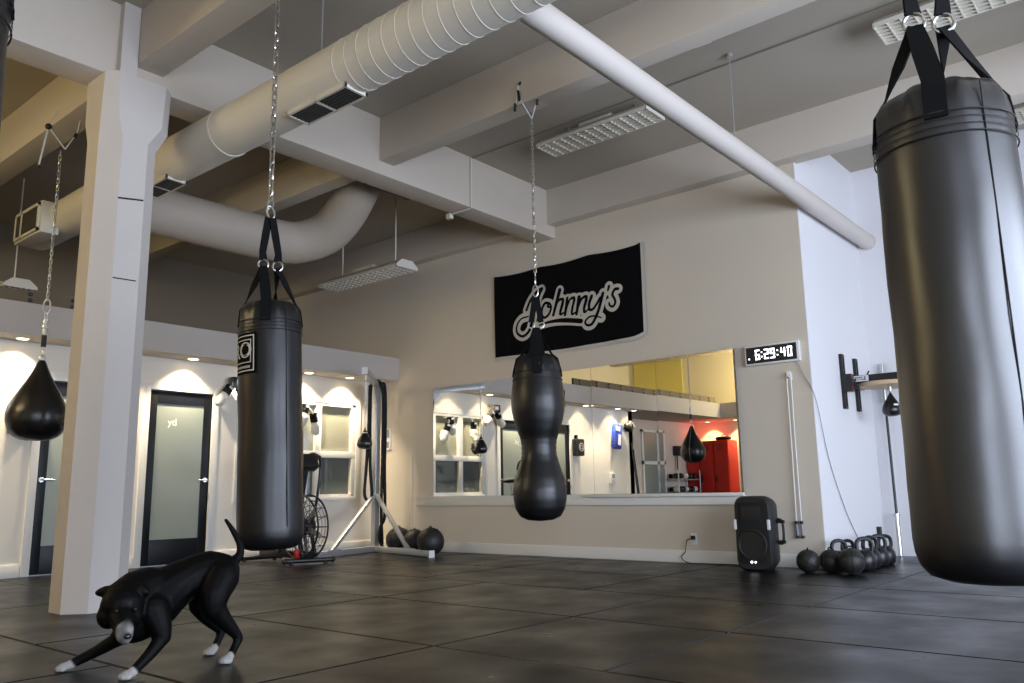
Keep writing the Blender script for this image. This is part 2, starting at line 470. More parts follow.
# ------------------------------------------------------------------ wall mirror in four panels
mr_ = thing('wall_mirror', 'wide frameless wall mirror in joined panels under the black banner', 'mirror', (XB, 6.0, .735))
ys = [3.72, 4.70, 5.60, 6.60, 7.42, 8.31]
xe = XB - .008                      # the panels lean out a little more, one after the other
for p, q in reversed(list(zip(ys, ys[1:]))):
    th = {3.72: -1.1, 4.70: -.7, 5.60: -.3}.get(p, 0)
    xn = xe + (q - p) * math.sin(math.radians(th))
    mt_ = Matrix.Translation(((xe + xn) / 2, (p + q) / 2, 0)) @ Matrix.Rotation(math.radians(th), 4, 'Z')
    xe = xn
    mk('mirror_panel', MB().box(-.005, .005, (p - q) / 2 + .0015, (q - p) / 2 - .0015, .737, 2.245, mt_), M['mirror'], mr_, smooth=False)

# ------------------------------------------------------------------ ducts
def duct_main():
    t = thing('air_duct', 'fat cream spiral air duct running beneath the ceiling past the column', 'duct', (3.385, 5.0, 3.533))
    X, Z, R_ = 3.385, 3.73, .197
    m = MB()
    ys = [1.2, 4.7, 6.2, 8.0, 9.0, 9.75]
    m.tube([(X, y, Z) for y in ys], R_, 40)
    mk('duct_pipe', m, M['duct'], t)
    h = MB(); pts = []
    n = 24
    for i in range(n * 24 + 1):
        a = 2 * PI * i / n; y = 1.25 + 3.05 * i / (n * 24)
        pts.append((X + math.cos(a) * (R_ + .001), y, Z + math.sin(a) * (R_ + .001)))
    h.tube(pts, .0032, 5)
    mk('spiral_seam', h, M['duct'], t)
    for y in (5.85, 7.75): mk('joint_band', MB().tube([(X, y - .02, Z), (X, y + .02, Z)], R_ + .006, 40), M['duct'], t)
    # two long registers on the underside
    for (ya, yb) in ((4.20, 4.88), (6.66, 7.2)):
        rt = Matrix.Translation((X + .0, (ya + yb) / 2, Z)) @ Matrix.Rotation(math.radians(2), 4, 'Y')
        L = (yb - ya)
        fr = MB()
        for (x0, x1, y0, y1) in ((-.10, -.082, -L / 2, L / 2), (.082, .10, -L / 2, L / 2), (-.10, .10, -L / 2, -L / 2 + .02), (-.10, .10, L / 2 - .02, L / 2), (-.10, .10, -.012, .012)):
            fr.box(x0, x1, y0, y1, -R_ - .010, -R_ + .03, rt)
        fo = mk('register_frame', fr, M['duct'], t, smooth=False)
        gr = MB().box(-.083, .083, -L / 2 + .015, L / 2 - .015, -R_ - .003, -R_ - .001, rt)
        mk('register_back', gr, M['dark'], fo, smooth=False)
        sl = MB()
        k = int(L / .028)
        for i in range(k):
            y = -L / 2 + .02 + (L - .04) * i / k
            sl.box(-.082, .082, y, y + .006, -R_ - .009, -R_ - .004, rt)
        for x in (-.05, -.017, .017, .05): sl.box(x - .002, x + .002, -L / 2 + .02, L / 2 - .02, -R_ - .008, -R_ - .004, rt)
        mk('register_slats', sl, M['grille'], fo, smooth=False)
    # box register at the far end
    bx = MB().box(3.10, 3.28, 8.92, 9.62, 3.50, 3.84)
    bo = mk('box_register', bx, M['duct'], t, bevel=.006)
    fr = MB().box(3.085, 3.10, 8.98, 9.56, 3.55, 3.79)
    mk('register_slats', fr, M['grille'], bo, smooth=False)
    fr = MB()
    for y in (8.95, 9.40, 9.56): fr.box(3.078, 3.102, y, y + .03, 3.52, 3.82)
    for z in (3.52, 3.79): fr.box(3.078, 3.102, 8.95, 9.59, z, z + .03)
    mk('register_frame', fr, M['duct'], bo, smooth=False)
    for y in (4.62, 7.6, 2.2): mk('hanger_rod', MB().cyl((X, y, Z + R_ - .01), (X, y, ZC), .006, seg=8), M['steel'], t)
    return t
duct_main()
t = thing('branch_duct', 'smooth branch duct curving up with an elbow under the girder', 'duct', (3.8, 8.08, 3.48))
path = [(3.5, 8.08, 3.73), (4.4, 8.08, 3.73), (5.15, 8.08, 3.73)] + catmull([(5.15, 8.08, 3.73), (5.56, 8.0, 3.74), (5.80, 7.75, 3.85), (5.85, 7.46, 4.04), (5.8, 7.13, 4.3), (5.75, 6.85, 4.6)], 4)[1:]
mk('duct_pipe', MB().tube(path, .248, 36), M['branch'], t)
t = thing('drain_pipe', 'straight white pipe slanting across the view into the far wall', 'pipe', (6.8, 2.826, 3.588))
mk('pipe_run', MB().tube([(3.42, 2.826, 3.68), (6.8, 2.826, 3.68), (XF + .02, 2.826, 3.68)], .092, 32), M['pipe'], t)
mk('wall_collar', MB().tube([(XF - .03, 2.826, 3.68), (XF, 2.826, 3.68)], .10, 32), M['pipe'], t)
mk('hanger_rod', MB().cyl((6.47, 2.826, 3.77), (6.47, 2.826, ZC), .005, seg=8).cyl((6.47, 2.826, ZC - .03), (6.47, 2.826, ZC), .03, seg=12), M['steel'], t)
# dark ceiling register behind the girder
t = thing('ceiling_register', 'dark slot register tucked behind the girder above the elbow duct', 'vent', (5.8, 6.55, 4.1))
mk('register_frame', MB().box(5.5, 6.15, 6.43, 6.68, 4.10, 4.16), M['grille'], t, bevel=.004)

# conduits and junction boxes
cd = thing('electrical_conduit', 'thin conduit running along the slab over the fluorescent fixtures and down the girder', 'conduit', (6.9, 4.0, 4.75))
mk('slab_run', MB().tube([(6.6, -.3, 4.588), (6.6, 6.08, 4.588)], .008, 8), M['tan'], cd)
mk('girder_drop', MB().tube([(6.58, 6.085, 4.58), (6.58, 6.085, 3.98), (6.58, 6.12, 3.976), (6.58, 6.42, 3.976)], .011, 8).box(6.55, 6.61, 6.40, 6.46, 3.93, 3.985), M['duct'], cd)
for (x, y, z) in ((5.45, 2.60, 4.22), ):
    jb = thing('junction_box', 'small white junction box on the side of the middle ceiling beam', 'box', (x, y, z))
    mk('box_body', MB().box(5.42, 5.49, 2.53, 2.67, 4.17, 4.27), M['duct'], jb, bevel=.006)
    mk('conduit_stub', MB().tube([(5.435, 2.54, 4.22), (5.435, 1.0, 4.22)], .011, 8), M['duct'], jb)

# ------------------------------------------------------------------ fluorescent fixtures
def fixture(label, x, y0, y1, z, hang=False, w=.36, h=.11):
    t = thing('fluorescent_fixture', label, 'ceiling light', (x, (y0 + y1) / 2, z), 'louvred fluorescent fixtures')
    m = MB()
    sec = [(-w / 2, 0), (-w / 2, .035), (-.09, h), (.09, h), (w / 2, .035), (w / 2, 0), (w / 2 - .012, 0), (w / 2 - .012, .03), (-w / 2 + .012, .03), (-w / 2 + .012, 0)]
    m.prism([(x + a, y0, z + b_) for a, b_ in sec], (0, y1 - y0, 0))
    mk('housing', m, M['duct'], t, smooth=False)
    for y in (y0 - .006, y1 - .004): mk('end_plate', MB().prism([(x + a, y, z + b_) for a, b_ in sec[:6]], (0, .01, 0)), M['duct'], t, smooth=False)
    l = MB()
    n = max(6, int((y1 - y0) / .098))
    for i in range(1, n):
        y = y0 + (y1 - y0) * i / n
        l.box(x - w / 2 + .012, x + w / 2 - .012, y - .004, y + .004, z - .002, z + .028)
    for q in (-1 / 3, 0, 1 / 3): l.box(x + q * w * .5 * 1.0 - .005, x + q * w * .5 + .005, y0, y1, z - .003, z + .028)
    for s in (-1, 1): l.box(x + s * w * .33 - .005, x + s * w * .33 + .005, y0, y1, z - .003, z + .028)
    mk('louvre', l, M['duct'], t, smooth=False)
    b = MB().box(x - .06, x + .06, (y0 + y1) / 2 - .2, (y0 + y1) / 2 + .2, z + h, z + h + .05)
    mk('ballast_box', b, M['duct'], t, smooth=False)
    for y in (y0 + .22, y1 - .3):
        mk('hanger_rod', MB().cyl((x, y, z + h - .01), (x, y, ZC), .009 if hang else .02, seg=10), M['duct'] if hang else M['tan'], t)
    return t
fixture('louvred fluorescent fixture near the ceiling, between the uppercut bag chain and the white pipe', 6.74, 3.75, 5.11, 4.42)
fixture('louvred fluorescent fixture at the ceiling, partly hidden behind the big right punching bag straps', 6.74, .25, 1.63, 4.42)
fixture('louvred fluorescent fixture peeking out behind the right edge of the big punching bag', 9.30, -.3, 1.09, 4.42)
fixture('low fluorescent fixture hanging on two long rods beside the elbow duct', 6.90, 7.5, 9.1, 3.6, hang=True)
fixture('fluorescent fixture hanging on a rod above the soffit, left of the column', 3.43, 10.3, 11.7, 3.2, hang=True)

# ------------------------------------------------------------------ downlights in the soffit
dl = [3.15, 4.09, 5.04, 5.89, 6.73, 7.43, 2.2, 1.6]
names = ['left of the teardrop bag', 'hidden behind the column', 'above the second door', 'behind the left punching bag', 'above the gloves on the window', 'above the right window pane', 'above the blue thai pad', 'at the end of the office wall']
for i, x in enumerate(dl):
    t = thing('downlight', 'small recessed warm downlight in the soffit ' + names[i], 'downlight', (x, 9.26, 2.43), 'recessed soffit downlights')
    mk('trim_ring', MB().tube([(x + math.cos(2 * PI * k / 24) * .062, 9.26 + math.sin(2 * PI * k / 24) * .062, 2.428) for k in range(24)], .010, 6, closed=True), M['trim'], t)
    mk('lens', MB().cyl((x, 9.26, 2.4285), (x, 9.26, 2.422), .055, seg=20), M['lamp'], t)
for i, (x, y) in enumerate(((-2.32, 9.85), (-2.32, 9.1), (-2.32, 8.3), (-2.32, 7.4), (-2.32, 6.5), (-2.32, 5.6), (-2.32, 4.7), (-2.32, 3.8))):  # unmirrored ones along the west soffit are added for warm fill
    t = thing('downlight', 'recessed downlight reflected in the mirror above the red lockers, number by wall ' + 'x', 'downlight', (x, y, 2.43), 'recessed downlights over the lockers')
    t['label'] = 'recessed downlight seen in the mirror over the ' + ['alcove end of the red lockers', 'front end of the red lockers', 'pale wall beyond the red lockers'][i] if i < 3 else 'recessed downlight added for warm fill in the west soffit, ' + ['fourth', 'fifth', 'sixth', 'seventh', 'last'][i - 3] + ' from the alcove'
    mk('trim_ring', MB().tube([(x + math.cos(2 * PI * k / 24) * .062, y + math.sin(2 * PI * k / 24) * .062, 2.428) for k in range(24)], .010, 6, closed=True), M['trim'], t)
    mk('lens', MB().cyl((x, y, 2.4285), (x, y, 2.422), .055, seg=20), M['lamp'], t)

# timber ledger on the soffit edge
lt = thing('timber_ledger', 'long weathered timber rail with paired bolts lying on top of the soffit', 'rail', (1.0, 9.12, 2.765))
mk('rail_board', MB().box(-1.4, 3.75, 9.10, 9.14, 2.766, 2.90), M['woodd'], lt, smooth=False)
for i in range(12):
    x = 3.55 - i * .42
    mk('bolt_pair', MB().cyl((x, 9.10, 2.80), (x, 9.085, 2.80), .022, seg=10).cyl((x, 9.10, 2.865), (x, 9.085, 2.865), .022, seg=10), M['black'], lt)

# ------------------------------------------------------------------ punching bags
def bag_profile(R_, L, bulge):
    p = [(0, 0), (.09, -.004), (R_ * .72, -.012), (R_ * .86, -.028), (R_ * .95, -.055), (R_ * .985, -.09), (R_, -.13)]
    n = 16
    for i in range(1, n): 
        t = i / n; p.append((R_ * (1 + bulge * t), -.13 + (-(L - .13 - .12)) * t))
    Rb = R_ * (1 + bulge)
    p += [(Rb, -L + .12), (Rb * .985, -L + .08), (Rb * .93, -L + .045), (Rb * .82, -L + .02), (Rb * .6, -L + .006), (0, -L)]
    return p
def heavy_bag(name, label, loc, rot, R_=.19, L=1.52, chain_to=None, hook=True, patch=False, cdx=0.0, skin='leather'):
    """local frame: z = 0 at the rings; the bag hangs from 0.24 below; -Y faces the viewer"""
    t = thing(name, label, 'punching bag', loc, 'hanging punching bags', local=True, rot=rot)
    top = -.24
    def wr(co):
        r = math.hypot(co.x, co.y)
        if r < .02: return Vector((co.x, co.y, co.z + top))
        a = math.atan2(co.y, co.x)
        z = co.z
        k = 0
        if z > -.14: k = (.006 * math.sin(a * 9 + 1.3) + .004 * math.sin(a * 17)) * min(1, max(0, (z + .14) / .06)) + .004 * noise.noise(Vector((co.x * 14, co.y * 14, z * 14)))
        else: k = .005 * noise.noise(Vector((co.x * 5, co.y * 5, z * 3.0 + 4))) + .002 * noise.noise(Vector((co.x * 16, co.y * 16, z * 9)))
        s = (r + k) / r
        return Vector((co.x * s, co.y * s, z + top))
    b = mk('bag_body', MB().lathe(bag_profile(R_, L, .035), seg=56, fn=wr), M[skin], t, angle=60)
    for z, q in ((-.135, .0024), (-.20, .0024), (-.157, .0012), (-.178, .0012)):
        mk('seam_band', MB().tube([(math.cos(2 * PI * k / 48) * (R_ + .006), math.sin(2 * PI * k / 48) * (R_ + .006), z + top) for k in range(48)], q, 5, closed=True), M['seam'], b)
    az = math.radians(-62)
    mk('side_seam', MB().tube([(math.cos(az) * (R_ * (1 + .035 * max(0, (-z - .13) / (L - .25))) + .0015), math.sin(az) * (R_ * (1 + .035 * max(0, (-z - .13) / (L - .25))) + .0015), z + top) for z in (-.05, -.1, -.13, -.4, -.8, -1.2, -L + .13)], .0025, 5), M['seam'], b)
    # webbing: left ring carries the front and left bands, right ring the back and right ones
    rx = .043
    rings = {-1: Vector((-rx, -.02, 0)), 1: Vector((rx, .02, 0))}
    for sgn, az, wdt in ((-1, -100, .062), (-1, 178, .05), (1, 80, .062), (1, -2, .05)):
        a = math.radians(az)
        d = Vector((math.cos(a), math.sin(a), 0)); tg = Vector((-math.sin(a), math.cos(a), 0))
        r0 = rings[sgn] + Vector((0, 0, -.012))
        pts = [r0, r0.lerp(d * R_ * .82 + Vector((0, 0, top - .015)), .5), d * (R_ * .82) + Vector((0, 0, top - .014)), d * (R_ * .97) + Vector((0, 0, top - .055)), d * (R_ + .005) + Vector((0, 0, top - .15))]
        mk('webbing', MB().strap(pts, [wdt * .8, wdt, wdt, wdt, wdt], .006, [tg * .35 + Vector((.9, 0, 0)), tg * .6 + Vector((.6, 0, 0)), tg, tg, tg]), M['web'], t)
    for sgn in (-1, 1):
        c = rings[sgn]
        mk('ring', MB().tube([c + Vector((math.cos(2 * PI * k / 20) * .030, 0, math.sin(2 * PI * k / 20) * .030)) for k in range(20)], .0055, 7, closed=True), M['chrome'], t)
        # upper loop from ring to hook
        top_ = Vector((sgn * .012, 0, .31))
        pts = [c + Vector((0, 0, .026)), c + Vector((sgn * .004, 0, .08)), c.lerp(top_, .6) + Vector((sgn * .006, 0, 0)), top_]
        mk('upper_strap', MB().strap(pts, [.052, .042, .048, .044], .010, [(.9, .43, 0)] * 4), M['web'], t)
    if hook:
        hk = MB()
        hk.tube(catmull([(0, 0, .30), (.02, 0, .315), (.024, 0, .345), (.010, 0, .375), (-.008, 0, .385), (-.02, 0, .37), (-.018, 0, .34), (-.006, 0, .305)], 4), .0055, 7)
        hk.tube(catmull([(.006, .012, .30), (.022, .012, .32), (.02, .012, .36), (0, .012, .38), (-.018, .012, .36), (-.014, .012, .32)], 4), .005, 7)
        hk.tube([(math.cos(2 * PI * k / 16) * .018, 0, .40 + math.sin(2 * PI * k / 16) * .022) for k in range(16)], .0055, 6, closed=True)
        mk('snap_hook', hk, M['chrome'], t)
    if chain_to:
        mk('chain', MB().chain((0, 0, .41), (cdx, 0, chain_to), .052, .072, .040, .0056), M['chrome'], t)
        mk('eye_bolt', MB().cyl((cdx, 0, chain_to - .02), (cdx, 0, chain_to + .02), .02, seg=10), M['chrome'], t)
    if patch:
        R2 = R_ + .004; z0, z1 = top - .215, top - .46; ac = math.radians(-161); wd = .30
        def curve(u, z, off): a = ac + u / R2; return Vector((math.cos(a) * (R2 + off), math.sin(a) * (R2 + off), z))
        def band(m, u0, u1, za, zb, off, n=18):
            for i in range(n):
                a, c = u0 + (u1 - u0) * i / n, u0 + (u1 - u0) * (i + 1) / n
                m.poly([curve(a, za, off), curve(c, za, off), curve(c, zb, off), curve(a, zb, off)])
        po = mk('label_patch', (lambda m: (band(m, -wd / 2, wd / 2, z0, z1, .002), m)[1])(MB()), M['bann'], t, smooth=False)
        fr = MB()
        def frame(u, za, zb, w_): 
            band(fr, -u, u, za, za - w_, .0035); band(fr, -u, u, zb + w_, zb, .0035); band(fr, -u, -u + w_, za, zb, .0035, 1); band(fr, u - w_, u, za, zb, .0035, 1)
        frame(.135, z0 - .015, z1 + .015, .007); frame(.115, z0 - .04, z1 + .065, .006)
        mk('patch_border', fr, M['bannw'], po, smooth=False)
        bm = textmesh('PRO', .125)
        for v in bm.verts: v.co = curve(v.co.x, (z0 + z1) / 2 + .015 + v.co.y, .004)
        mk('lettering', bm, M['bannw'], po, smooth=False)
        ln = MB()
        for i in range(14): band(ln, -.11 + i * .016, -.10 + i * .016, z1 + .048, z1 + .034, .004, 1)
        mk('small_print', ln, M['bannw'], po, smooth=False)
    return t
heavy_bag('heavy_bag', 'tall black punching bag with a lettered patch hanging on a chain behind the dog', (2.808, 4.290, 2.175), (math.radians(-1.3), math.radians(-2.0), math.radians(-33)), .183, 1.475, chain_to=1.96, patch=True, cdx=.05)
heavy_bag('heavy_bag', 'big black punching bag nearest the viewer at the right edge, shiny side to the windows', (2.63, .493, 2.18), (0, 0, math.radians(-72)), .187, 1.44, chain_to=1.95, skin='vinyl')
heavy_bag('heavy_bag', 'dark punching bag mostly out of frame at the upper left edge', (.470, 2.234, 2.36), (0, 0, math.radians(-20)), .183, 1.44, chain_to=1.78)

# uppercut bag with a waist
def uppercut():
    x, y = 5.303, 4.173
    t = thing('uppercut_bag', 'black double bulge uppercut bag with a narrow waist hanging before the mirror', 'punching bag', (x, y, 2.15), 'hanging punching bags')
    prof = [(0, 1.925), (.10, 1.92), (.16, 1.885), (.182, 1.82), (.19, 1.76), (.197, 1.70), (.209, 1.62), (.216, 1.54), (.212, 1.45), (.196, 1.36), (.168, 1.27), (.146, 1.21), (.138, 1.15), (.138, 1.09), (.148, 1.03), (.172, .96), (.198, .88), (.212, .79), (.210, .71), (.195, .635), (.160, .575), (.10, .545), (0, .535)]
    def wr(co):
        r = math.hypot(co.x, co.y)
        if r < .02: return co
        a = math.atan2(co.y, co.x)
        k = .004 * noise.noise(Vector((co.x * 6, co.y * 6, co.z * 5)))
        if co.z > 1.76: k += .006 * math.sin(a * 10)
        if abs(co.z - 1.15) < .12: k += .003 * math.sin(co.z * 170)
        s = (r + k) / r
        return Vector((co.x * s, co.y * s, co.z))
    prof = [(r * 1.03, .765 + (z - .765) * .978) for r, z in prof]
    pr = []
    for (a, c) in zip(prof, prof[1:]):
        for i in range(3): pr.append((a[0] + (c[0] - a[0]) * i / 3, a[1] + (c[1] - a[1]) * i / 3))
    pr.append(prof[-1])
    b = mk('bag_body', MB().lathe(pr, (x, y, 0), 48, fn=wr), M['leather'], t, angle=70)
    for z, r in ((1.738, .199), (1.68, .207), (1.205, .154), (1.025, .155)):
        mk('seam_band', MB().tube([(x + math.cos(2 * PI * k / 40) * r, y + math.sin(2 * PI * k / 40) * r, z) for k in range(40)], .003, 5, closed=True), M['seam'], b)
    f = Vector((-.79, -.62, 0)); rt = Vector((.62, -.79, 0))
    for d, tg in ((f, rt), (-f, rt), (rt, f), (-rt, f)):
        p0 = Vector((x, y, 2.12)); e = Vector((x, y, 0))
        pts = [p0 + d * .025, p0.lerp(e + d * .125 + Vector((0, 0, 1.89)), .5), e + d * .13 + Vector((0, 0, 1.885)), e + d * .172 + Vector((0, 0, 1.855)), e + d * .198 + Vector((0, 0, 1.75)), e + d * .203 + Vector((0, 0, 1.71))]
        mk('webbing', MB().strap(pts, [.06, .10, .13, .10, .08, .07], .006, [tg] * 6), M['web'], t)
    for s in (-1, 1):
        c = Vector((x, y, 2.15)) + rt * (s * .04)
        mk('ring', MB().tube([c + rt * (math.cos(2 * PI * k / 18) * .028) + Vector((0, 0, math.sin(2 * PI * k / 18) * .028)) for k in range(18)], .005, 6, closed=True), M['chrome'], t)
        mk('upper_strap', MB().strap([c + Vector((0, 0, .02)), c + Vector((0, 0, .12)) - rt * (s * .015), Vector((x, y, 2.40)) + rt * (s * .01)], [.05, .045, .04], .009, [rt] * 3), M['web'], t)
    hk = MB()
    hk.tube([Vector((x, y, 2.44)) + rt * (math.cos(2 * PI * k / 16) * .022) + Vector((0, 0, math.sin(2 * PI * k / 16) * .05)) for k in range(16)], .006, 6, closed=True)
    hk.tube([Vector((x, y, 2.53)) + f * (math.cos(2 * PI * k / 16) * .02) + Vector((0, 0, math.sin(2 * PI * k / 16) * .045)) for k in range(16)], .006, 6, closed=True)
    mk('snap_hook', hk, M['chrome'], t)
    mk('chain', MB().chain((x, y, 2.57), (x, y, 3.99), .034, .048, .027, .004), M['chrome'], t)
    V = Vector((x, y, 4.0))
    a1, a2 = Vector((5.212, 4.235, 4.30)), Vector((5.26, 4.07, 4.135))
    mk('cable', MB().tube([V, Vector((5.205, 4.23, 4.18)), a1 + Vector((-.01, 0, 0))], .006, 6).tube([V, a2], .006, 6).tube([a1 + Vector((-.01, 0, 0)), (5.205, 4.28, 4.09)], .006, 6), M['white'], t)
    for a_, b_ in (((5.203, 4.24, 4.25), (5.206, 4.228, 4.155)), (a2, a2 + Vector((.006, .012, -.05))), ((5.203, 4.275, 4.14), (5.205, 4.283, 4.07)), (a1 + Vector((.01, -.01, .03)), a1 + Vector((-.01, 0, 0)))):
        mk('cable_sleeve', MB().tube([a_, b_], .012, 8), M['black'], t)
    pc = MB()
    for i in range(5):
        a, c = math.radians(-42 + i * 5), math.radians(-42 + (i + 1) * 5)
        pc.poly([(x + math.cos(q) * .229, y + math.sin(q) * .229, z) for q, z in ((a, 1.60), (c, 1.60), (c, 1.46), (a, 1.46))])
    po = mk('label_patch', pc, M['bann'], t, smooth=False)
    a = math.radians(-30)
    c = Vector((x + math.cos(a) * .232, y + math.sin(a) * .232, 1.545)); tg = Vector((-math.sin(a), math.cos(a), 0))
    mk('round_emblem', MB().tube([c + tg * (math.cos(2 * PI * k / 18) * .02) + Vector((0, 0, math.sin(2 * PI * k / 18) * .028)) for k in range(18)], .004, 5, closed=True), M['bannw'], po)
    return t
uppercut()

# teardrop bag
def teardrop():
    x, y = 2.690, 7.425
    t = thing('teardrop_bag', 'large glossy black teardrop bag hanging at the left in front of the first door', 'punching bag', (x, y, 1.92), 'hanging punching bags')
    prof = [(0, 1.93), (.020, 1.93), (.030, 1.91), (.045, 1.87), (.072, 1.81), (.108, 1.74), (.148, 1.67), (.185, 1.60), (.214, 1.535), (.228, 1.475), (.226, 1.41), (.205, 1.345), (.165, 1.295), (.11, 1.268), (.05, 1.258), (0, 1.257)]
    b = mk('bag_body', MB().lathe([(r, z) for r, z in prof], (x, y, 0), 48), M['leather2'], t, angle=70)
    for a in (math.radians(-15), math.radians(165)):
        mk('piping', MB().tube([(x + math.cos(a) * (r + .001), y + math.sin(a) * (r + .001), z) for r, z in prof[1:-1]], .004, 6), M['grey'], b)
    f = Vector((.93, -.36, 0))
    def lk(z, h, wd, r_, o): 
        d = f if o else Vector((-.36, -.93, 0))
        return [Vector((x, y, z)) + d * (math.cos(2 * PI * k / 14) * wd) + Vector((0, 0, math.sin(2 * PI * k / 14) * h)) for k in range(14)]
    mk('top_ring', MB().tube(lk(1.945, .028, .022, 0, 1), .005, 6, closed=True), M['chrome'], t)
    sw = MB().tube(lk(1.995, .035, .014, 0, 0), .005, 6, closed=True)
    sw.cyl((x, y, 2.16), (x, y, 2.20), .02).cyl((x, y, 2.215), (x, y, 2.235), .024).cyl((x, y, 2.25), (x, y, 2.27), .02)
    sw.tube(lk(2.31, .04, .014, 0, 1), .005, 6, closed=True).tube(lk(2.40, .065, .026, 0, 1), .007, 6, closed=True)
    sw.cyl((x, y, 2.02), (x, y, 2.05), .010).cyl((x, y, 2.13), (x, y, 2.30), .007)
    mk('swivel', sw, M['chrome'], t)
    mk('shock_sleeve', MB().cyl((x, y, 2.045), (x, y, 2.145), .020), M['black'], t)
    mk('chain', MB().chain((x, y, 2.45), (x, y, 3.80), .036, .05, .028, .0042), M['chrome'], t)
    V = Vector((x + .03, y - .01, 3.83)); a1 = Vector((2.795, 7.93, 4.24)); a2 = Vector((2.80, 7.36, 4.01))
    a1 = Vector((2.60, 7.50, 4.03)); a2 = Vector((2.80, 7.40, 4.0))
    hi = Vector((2.685, 7.56, 4.24))
    mk('cable', MB().tube([V, a1], .006, 6).tube([V, a2, Vector((2.82, 7.40, 4.14))], .006, 6).tube([a1, a1 + Vector((-.03, .06, -.36))], .008, 6).tube([a1, hi], .004, 6), M['white'], t)
    mk('cable_sleeve', MB().sphere(a1, .03, 12), M['black'], t)
    mk('cable_sleeve', MB().sphere(a1 + Vector((-.03, .06, -.37)), .02, 10), M['black'], t)
    mk('cable_sleeve', MB().cyl(a2, a2 + Vector((-.015, .005, -.04)), .014), M['black'], t)
    return t
teardrop()

